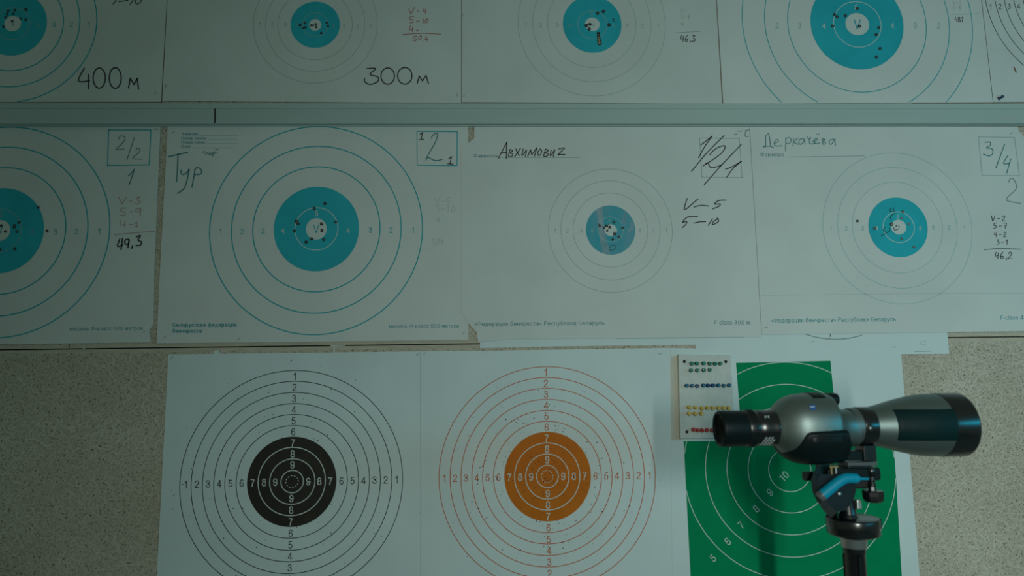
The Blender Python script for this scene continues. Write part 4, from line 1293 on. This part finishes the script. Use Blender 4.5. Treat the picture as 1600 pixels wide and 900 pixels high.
def on_body(x, y, lift):
    """point of the housing that shows at the pixel"""
    xc, yy = x - 14, y
    P = None
    for _ in range(12):
        q = sec_at(max(1207, min(1294.5, xc)))
        yc, hz = (q[1] + q[2]) / 2, (q[2] - q[1]) / 2
        f = max(-.999, min(.999, (yy - yc) / hz))
        th = -math.copysign(math.asin(abs(f) ** (2.25 / 2)), f)
        P = sec_pt(q[0], q[1], q[2], q[3], th, lift)
        u, v = pix(P)
        xc -= (u - x) * .8
        yy -= (v - y) * .8
    return P


ar = MB()
rows = []
nx = 90
for i in range(nx + 1):
    xc = 1207.5 + (1303.5 - 1207.5) * i / nx
    q = sec_at(min(xc, 1292.5))
    q = (xc, q[1], q[2], q[3])
    th0 = -1.5
    for k in range(400):
        th = .6 - (.6 + 1.5) * k / 400
        u, v = pix(sec_pt(*q, th))
        if v >= (edge_y(u) if u > 1214 else 707):
            th0 = th
            break
    if xc > 1300.5:
        th0 = min(th0, -.10 - (xc - 1300.5) * .06)
    lift = .0016
    row = [sec_pt(*q, th0, -.0004)]
    for k in range(33):
        th = th0 + (-math.pi - 2 * th0) * k / 32
        l = lift * min(1, .35 + k * .6, .35 + (32 - k) * .6)
        row.append(sec_pt(*q, th, l))
    row.append(sec_pt(*q, -math.pi - th0, -.0004))
    rows.append(row)
n = len(rows[0])
ar.add([p for r in rows for p in r], [[i * n + k, (i + 1) * n + k, (i + 1) * n + k + 1, i * n + k + 1] for i in range(nx) for k in range(n - 1)], ARMOUR, True)
ar.add(rows[0], [list(range(n))], ARMOUR)
ar.add(rows[-1], [list(range(n))[::-1]], ARMOUR)
arm = ar.build('rubber_armour', scope)
# moulded grip bar with two grooves on the armour
gr = MB()
for yy in (681.0, 685.2, 689.4):
    gr.tube([on_body(1270 + 50 * i / 12, yy, .0015) for i in range(13)], [.0005] + [.0011] * 11 + [.0005], GLOSS, 8)
tag(gr.build('finger_grip', arm), 'raised glossy ridges of the grip')

# rubber pad and logo on top of the housing
pd = MB()
rows = []
for i in range(9):
    x = 1259.5 + (1282 - 1259.5) * i / 8
    q = sec_at(x)
    row = []
    for k in range(13):
        th = math.radians(58 + 64 * k / 12)
        row.append(sec_pt(q[0], q[1], q[2], q[3], th, .0012 if 0 < i < 8 and 0 < k < 12 else -.0004))
    rows.append(row)
n = 13
pd.add([p for r in rows for p in r], [[i * n + k, (i + 1) * n + k, (i + 1) * n + k + 1, i * n + k + 1] for i in range(8) for k in range(n - 1)], ARMOUR, True)
tag(pd.build('rubber_pad', scope), 'black pad on top of the silver housing')


lg = MB()


def logo(x0, x1, y0, y1, m, lift, sl=1.8):
    v = []
    for j in range(4):
        for i in range(4):
            v.append(on_body(x0 + (x1 - x0) * i / 3 + sl * j / 3, y0 + (y1 - y0) * j / 3, lift))
    lg.add(v, [[j * 4 + i, j * 4 + i + 1, (j + 1) * 4 + i + 1, (j + 1) * 4 + i] for j in range(3) for i in range(3)], m)


logo(1264.5, 1273.5, 632.8, 640, LOGO_BLUE, .0004)
logo(1265.7, 1272.7, 634.8, 636.6, LOGO_WHITE, .0007, .4)
tag(lg.build('maker_badge', scope), 'small blue badge with a white line')

# focus knob behind the top of the housing
fk = MB()
kb = SA + AX * sx(1291) + AZ * (41.5 * sp(1300)) + AY * (9 * sp(1300))
fk.lathe(kb, AX, [(0, .0095), (.001, .0102), (.021, .0102), (.0245, .0092), (.0262, .0065), (.0268, .001)], ARMOUR, 32)
fk.build('focus_knob', scope)

# main tube, mounting ring, barrel, hood
lat('tube', [(1326, 28.2), (1331, 28.4), (1340, 28.4)], SILVER)
rg = lat('mounting_ring', [(1336.5, 28.2), (1337, 29.2), (1338, 29.6), (1357, 29.6), (1358.2, 29.2), (1358.8, 28.4)], GLOSS)
bo = MB()
P, nn = on_round(1342.5, 0.5, 29.6, -.0006)
bo.lathe(P, nn, [(0, .0052), (.0012, .0052), (.0014, .0046), (.0012, .0032)], MATTE, 24, False)
bo.lathe(P + AZ * .0, nn, [(.0006, .0026), (.0022, .0026), (.0028, .0018), (.0030, .0006)], mat('bright_bolt', (0.45, 0.47, 0.47), 0.3, 0.9), 20)
tag(bo.build('clamp_bolt', rg), 'small bright bolt head')
bar = [(1357.5, 28.8), (1362, 30.0), (1375, 33.2), (1392, 38.0), (1408, 42.0), (1421, 44.8), (1432, 46.7), (1440, 47.5), (1450, 47.9), (1464, 48.0)]
lat('barrel', bar, SILVER)


def bar_r(px):
    for i in range(len(bar) - 1):
        if bar[i][0] <= px <= bar[i + 1][0]:
            t = (px - bar[i][0]) / (bar[i + 1][0] - bar[i][0])
            return bar[i][1] + (bar[i + 1][1] - bar[i][1]) * t
    return bar[-1][1]


gp_ = MB()
rows = []
for i in range(25):
    x = 1381.5 + (1463.5 - 1381.5) * i / 24
    r = bar_r(x)
    row = []
    o0, o1 = -27.0, 20.5
    t0, t1 = math.asin(max(-.97, o0 / r)), math.asin(o1 / r)
    for k in range(25):
        tt = t0 + (t1 - t0) * k / 24
        row.append(on_round(x, r * math.sin(tt), r, .0011 if 0 < i and 0 < k < 24 else -.0003)[0])
    rows.append(row)
n = 25
gp_.add([p for r in rows for p in r], [[i * n + k, (i + 1) * n + k, (i + 1) * n + k + 1, i * n + k + 1] for i in range(24) for k in range(n - 1)], GRIP, True)
tag(gp_.build('barrel_grip', scope), 'black rubber panel on the side of the silver barrel')
hd = MB()
hd.lathe(SA, AX, [(sx(x), r * sp(x)) for x, r in ((1462, 47.6), (1462.4, 48.4), (1463.5, 48.7), (1494, 48.9), (1497.3, 48.6), (1498.6, 47.6), (1498.6, 46.2), (1492, 45.6), (1478, 44.5))], GLOSS, 96, False)
hood = hd.build('lens_hood', scope)
ob = MB()
ob.lathe(SA, AX, [(sx(x), r * sp(x)) for x, r in ((1480, 44.4), (1482, 36), (1484, 22), (1485, 8), (1485.2, .1))], GLASSY, 64, False)
ob.build('objective_lens', hood)

# mounting foot
ft = MB()
AXES = (AX, AY, AZ)
s0 = sp(1345)
ft.box(SA + AX * sx(1349.5) - AZ * (40.5 * s0), (20.5 * s0, .026, 24 * s0), GLOSS, AXES, .0015)
ft.box(SA + AX * sx(1328) - AZ * (44 * s0), (24 * s0, .020, 14 * s0), ARMOUR, AXES, .0015)
foot = ft.build('mounting_foot', scope)

# ------------------------------------------------------------------ tripod with its pan head
T_O = at(1333.5, 808, 1.072)
TX = Vector((math.cos(YAW), -math.sin(YAW), 0))
TY = Vector((math.sin(YAW), math.cos(YAW), 0))
TZ = Vector((0, 0, 1))
TAX = (TX, TY, TZ)
KS = 1.072 / F


def tp(px, py, dy=0.0):
    """point seen at the pixel, dy metres behind the upright plane through the tripod column"""
    d = ray(px, py)
    return CAM + d * (((T_O - CAM).dot(TY) + dy) / d.dot(TY))


BRASS = mat('worn_brass', (0.42, 0.30, 0.12), 0.35, 0.8)
HANDLE_BLUE = mat('bright_blue_handle', (0.002, 0.29, 0.44), 0.42, 0.0, 0.3)
ALU = mat('brushed_aluminium', (0.55, 0.58, 0.57), 0.35, 0.9)
BLUEBLACK = mat('blue_black_casting', (0.002, 0.013, 0.019), 0.45, spec=0.3)

base = T_O.copy()
base.z = 0
tripod = empty('tripod', base)
tag(tripod, 'black tripod with a bright blue locking handle under the scope', 'tripod')

# quick-release plate
q = MB()
q.box(tp(1338, 722.3), (46 * KS, .040, 5.5 * KS), mat('grey_plate', (0.10, 0.11, 0.11), 0.5, 0.3), TAX, .0008)
q.box(tp(1334, 728), (34 * KS, .034, 6 * KS), GLOSS, TAX, .0008)
pl = q.build('quick_release_plate', tripod)
tx = MB()
for i in range(9):
    if i in (3, 6):
        continue
    c = tp(1321 + i * 2.5, 718.4, -.0215)
    tx.add([c + TX * (a * .0008) + TZ * (b_ * .0008) for a, b_ in ((-1, -1), (1, -1), (1, 1), (-1, 1))], [[0, 1, 2, 3]], MARK_WHITE)
c = tp(1319.5, 713, -.0215)
tx.add([c + TX * -.0022 + TZ * -.0016, c + TX * .0022 + TZ * -.0016, c + TX * .0002 + TZ * .0028], [[0, 1, 2]], MARK_WHITE)
tx.build('plate_lettering', pl)

# head casting: a curved cradle on the left-hand side with a top block
hd_ = MB()
cur = [(1297, 732), (1285, 733), (1277.5, 739), (1273.5, 750), (1275.5, 766), (1282, 780), (1292, 794), (1303, 805)]
prof_w = [.012, .019, .022, .023, .024, .026, .028, .030]
L_, R_ = [], []
for i, (x, y) in enumerate(cur):
    a, b_ = cur[max(i - 1, 0)], cur[min(i + 1, len(cur) - 1)]
    dx, dy = b_[0] - a[0], b_[1] - a[1]
    l = math.hypot(dx, dy)
    nx_, ny_ = -dy / l, dx / l
    w = 6.5
    L_.append((x + nx_ * w, y + ny_ * w))
    R_.append((x - nx_ * w, y - ny_ * w))
vs = []
for i in range(len(cur)):
    for (x, y), dy in ((L_[i], -prof_w[i]), (R_[i], -prof_w[i]), (R_[i], prof_w[i]), (L_[i], prof_w[i])):
        vs.append(tp(x, y, dy))
fs = [[i * 4 + k, i * 4 + (k + 1) % 4, (i + 1) * 4 + (k + 1) % 4, (i + 1) * 4 + k] for i in range(len(cur) - 1) for k in range(4)]
fs += [[0, 1, 2, 3], [len(vs) - 1, len(vs) - 2, len(vs) - 3, len(vs) - 4]]
hd_.add(vs, fs, ARMOUR)
hd_.box(tp(1324, 738), (82 * KS, .046, 19 * KS), ARMOUR, TAX, .003)
hd_.box(tp(1330, 753), (46 * KS, .034, 16 * KS), MATTE, TAX, .003)
head = hd_.build('pan_head', tripod)
pt = MB()
ring = [(1276, 752), (1280, 741), (1337, 741), (1337.5, 768), (1333, 783), (1322, 797), (1302, 802), (1289, 788), (1279, 770)]
n = len(ring)
vs = [tp(x, y, -.024) for x, y in ring] + [tp(x, y, .010) for x, y in ring]
pt.add(vs, [list(range(n))[::-1], list(range(n, 2 * n))] + [[i, (i + 1) % n, n + (i + 1) % n, n + i] for i in range(n)], BLUEBLACK)
plate = pt.build('tilt_casting', head)
bt = MB()
bt.lathe(tp(1310.8, 771.5, -.0235), -TY, [(0, .0030), (.0020, .0030), (.0028, .0022), (.0030, .0005)], ALU, 20)
tag(bt.build('bolt', plate), 'bright bolt head')
br = MB()
br.box(tp(1303, 729.3, -.0235), (13 * KS, .003, 3.2 * KS), BRASS, TAX, .0005)
br.box(tp(1299, 735, -.0245), (2.6 * KS, .003, 12 * KS), BRASS, TAX, .0005)
br.box(tp(1306, 735, -.0245), (2.0 * KS, .003, 10 * KS), ALU, TAX, .0004)
tag(br.build('plate_catch', head), 'small brass catch')
# side knob on the left
kn = MB()
kn.box(tp(1264, 743.7), (18 * KS, .012, 13.5 * KS), ARMOUR, TAX, .0018)
kn.box(tp(1277, 744.5), (12 * KS, .008, 8 * KS), ARMOUR, TAX, .001)
kn.build('tilt_knob', head)

# blue locking handle
hn = MB()
path = [(1284.5, 773.5), (1292, 767.3), (1300, 760.7), (1308, 754.2), (1315, 749.6), (1322, 747.2), (1331, 747.0), (1339, 747.6)]
hn.tube([tp(x, y, -.033) for x, y in path], [.0083, .0083, .0082, .0081, .0080, .0078, .0076, .0074], HANDLE_BLUE, 24)
hn.tube([tp(x, y, -.033) for x, y in ((1338.5, 747.6), (1342, 747.9), (1346, 748.1), (1357, 748.3))], [.0074, .0045, .0022, .0019], HANDLE_BLUE, 20)
handle = hn.build('locking_handle', tripod)
hc = MB()
hc.tube([tp(x, y, -.033) for x, y in ((1278.8, 778.4), (1280, 777.3), (1284.7, 773.4))], [.0066, .0084, .0086], mat('grey_end_cap', (0.10, 0.11, 0.11), 0.4), 24)
tag(hc.build('end_cap', handle), 'dark grey cap at the handle end')

# right-hand pivot post and its wing knob
pv = MB()
b0 = tp(1363, 764, -.020)
pv.lathe(b0, TZ, [(0, .0042), (.004, .0042), (.0045, .0060), (.0085, .0060), (.009, .0046), (.012, .0046), (.0125, .0062), (.0155, .0062), (.016, .0050), (.020, .0050), (.0205, .0068), (.031, .0068), (.032, .0058)], GLOSS, 28)
pv.build('pivot_post', head)
wk = MB()
k0 = tp(1364.5, 784.5, -.020)
wk.lathe(k0, TZ, [(0, .0100), (.001, .0128), (.004, .0152), (.010, .0158), (.0165, .0160), (.0175, .0145), (.0170, .0085), (.0175, .0060), (.026, .0048)], GLOSS, 8, True, False)
wk.build('wing_knob', head)
# centre post and small lever between casting and base
cp = MB()
c0 = tp(1325.5, 808)
cp.lathe(c0, TZ, [(0, .0145), (.004, .0130), (.006, .0118), (.026, .0112), (.029, .0090)], GLOSS, 32)
cp.box(tp(1341, 788, -.012), (8 * KS, .008, 15 * KS), ALU, TAX, .002)
cp.build('centre_post', head)

# panning base, collar, column
ds = MB()
d0 = tp(1333.5, 833.5)
ds.lathe(d0, TZ, [(-.0035, .030), (0, .0375), (.001, .0385), (.0225, .0390), (.0245, .0382), (.0250, .0365), (.0250, .010)], GLOSS, 64)
ds.box(d0 + TX * .0400 + TZ * .0150, (.006, .012, .016), BLUEBLACK, TAX, .0012)
ds.build('panning_base', tripod)
cl = MB()
c0 = tp(1334.5, 855)
cl.lathe(c0, TZ, [(0, .0165), (.0015, .0188), (.0125, .0192), (.0135, .0205), (.0180, .0235), (.0190, .0235)], ALU, 48)
cl.tube([c0 + TZ * .0165 + TX * .015, c0 + TZ * .0165 + TX * .0275], [.0028, .0026], ALU, 12)
cl.build('clamp_collar', tripod)
cm = MB()
ztop = c0.z + .001
cm.lathe(Vector((c0.x, c0.y, 0.66)), TZ, [(0, .0155), (ztop - .008 - 0.66, .0155), (ztop - .0075 - 0.66, .0168), (ztop - 0.66, .0168)], GLOSS, 40)
for k in range(3):                                      # shallow flutes of the column
    w = 2 * math.pi * k / 3 + .5
    cm.box(Vector((c0.x, c0.y, (0.66 + ztop - .012) / 2)) + TX * (.0152 * math.cos(w)) + TY * (.0152 * math.sin(w)), (.004, .004, ztop - .012 - 0.66), ARMOUR,
           (TX * math.cos(w) + TY * math.sin(w), -TX * math.sin(w) + TY * math.cos(w), TZ))
cm.build('centre_column', tripod)
cr = MB()
cr.lathe(Vector((c0.x, c0.y, 0.80)), TZ, [(0, .024), (.004, .034), (.046, .036), (.056, .030), (.062, .020)], GLOSS, 40)
for k in range(3):
    w = 2 * math.pi * k / 3 + math.pi / 2
    d = TX * math.cos(w) + TY * math.sin(w)
    cr.box(Vector((c0.x, c0.y, .825)) + d * .040, (.030, .034, .040), GLOSS, (d, TZ.cross(d), TZ), .003)
cr.build('crown', tripod)
for k in range(3):
    w = 2 * math.pi * k / 3 + math.pi / 2
    d = TX * math.cos(w) + TY * math.sin(w)
    a = Vector((c0.x, c0.y, .825)) + d * .046
    e = Vector((c0.x, c0.y, .012)) + d * .40
    lg_ = MB()
    md = a.lerp(e, .52)
    lg_.tube([a, md], [.0145, .0145], GLOSS, 20)
    lg_.tube([md - (e - a).normalized() * .01, md + (e - a).normalized() * .03], [.0175, .0175], ARMOUR, 20)
    lg_.tube([md, a.lerp(e, .985)], [.0115, .0115], ALU, 20)
    leg = lg_.build('leg', tripod)
    fo = MB()
    fo.lathe(Vector((e.x, e.y, 0.0)), TZ, [(0, .016), (.004, .018), (.016, .016), (.030, .012)], ARMOUR, 24)
    fo.build('rubber_foot', leg)
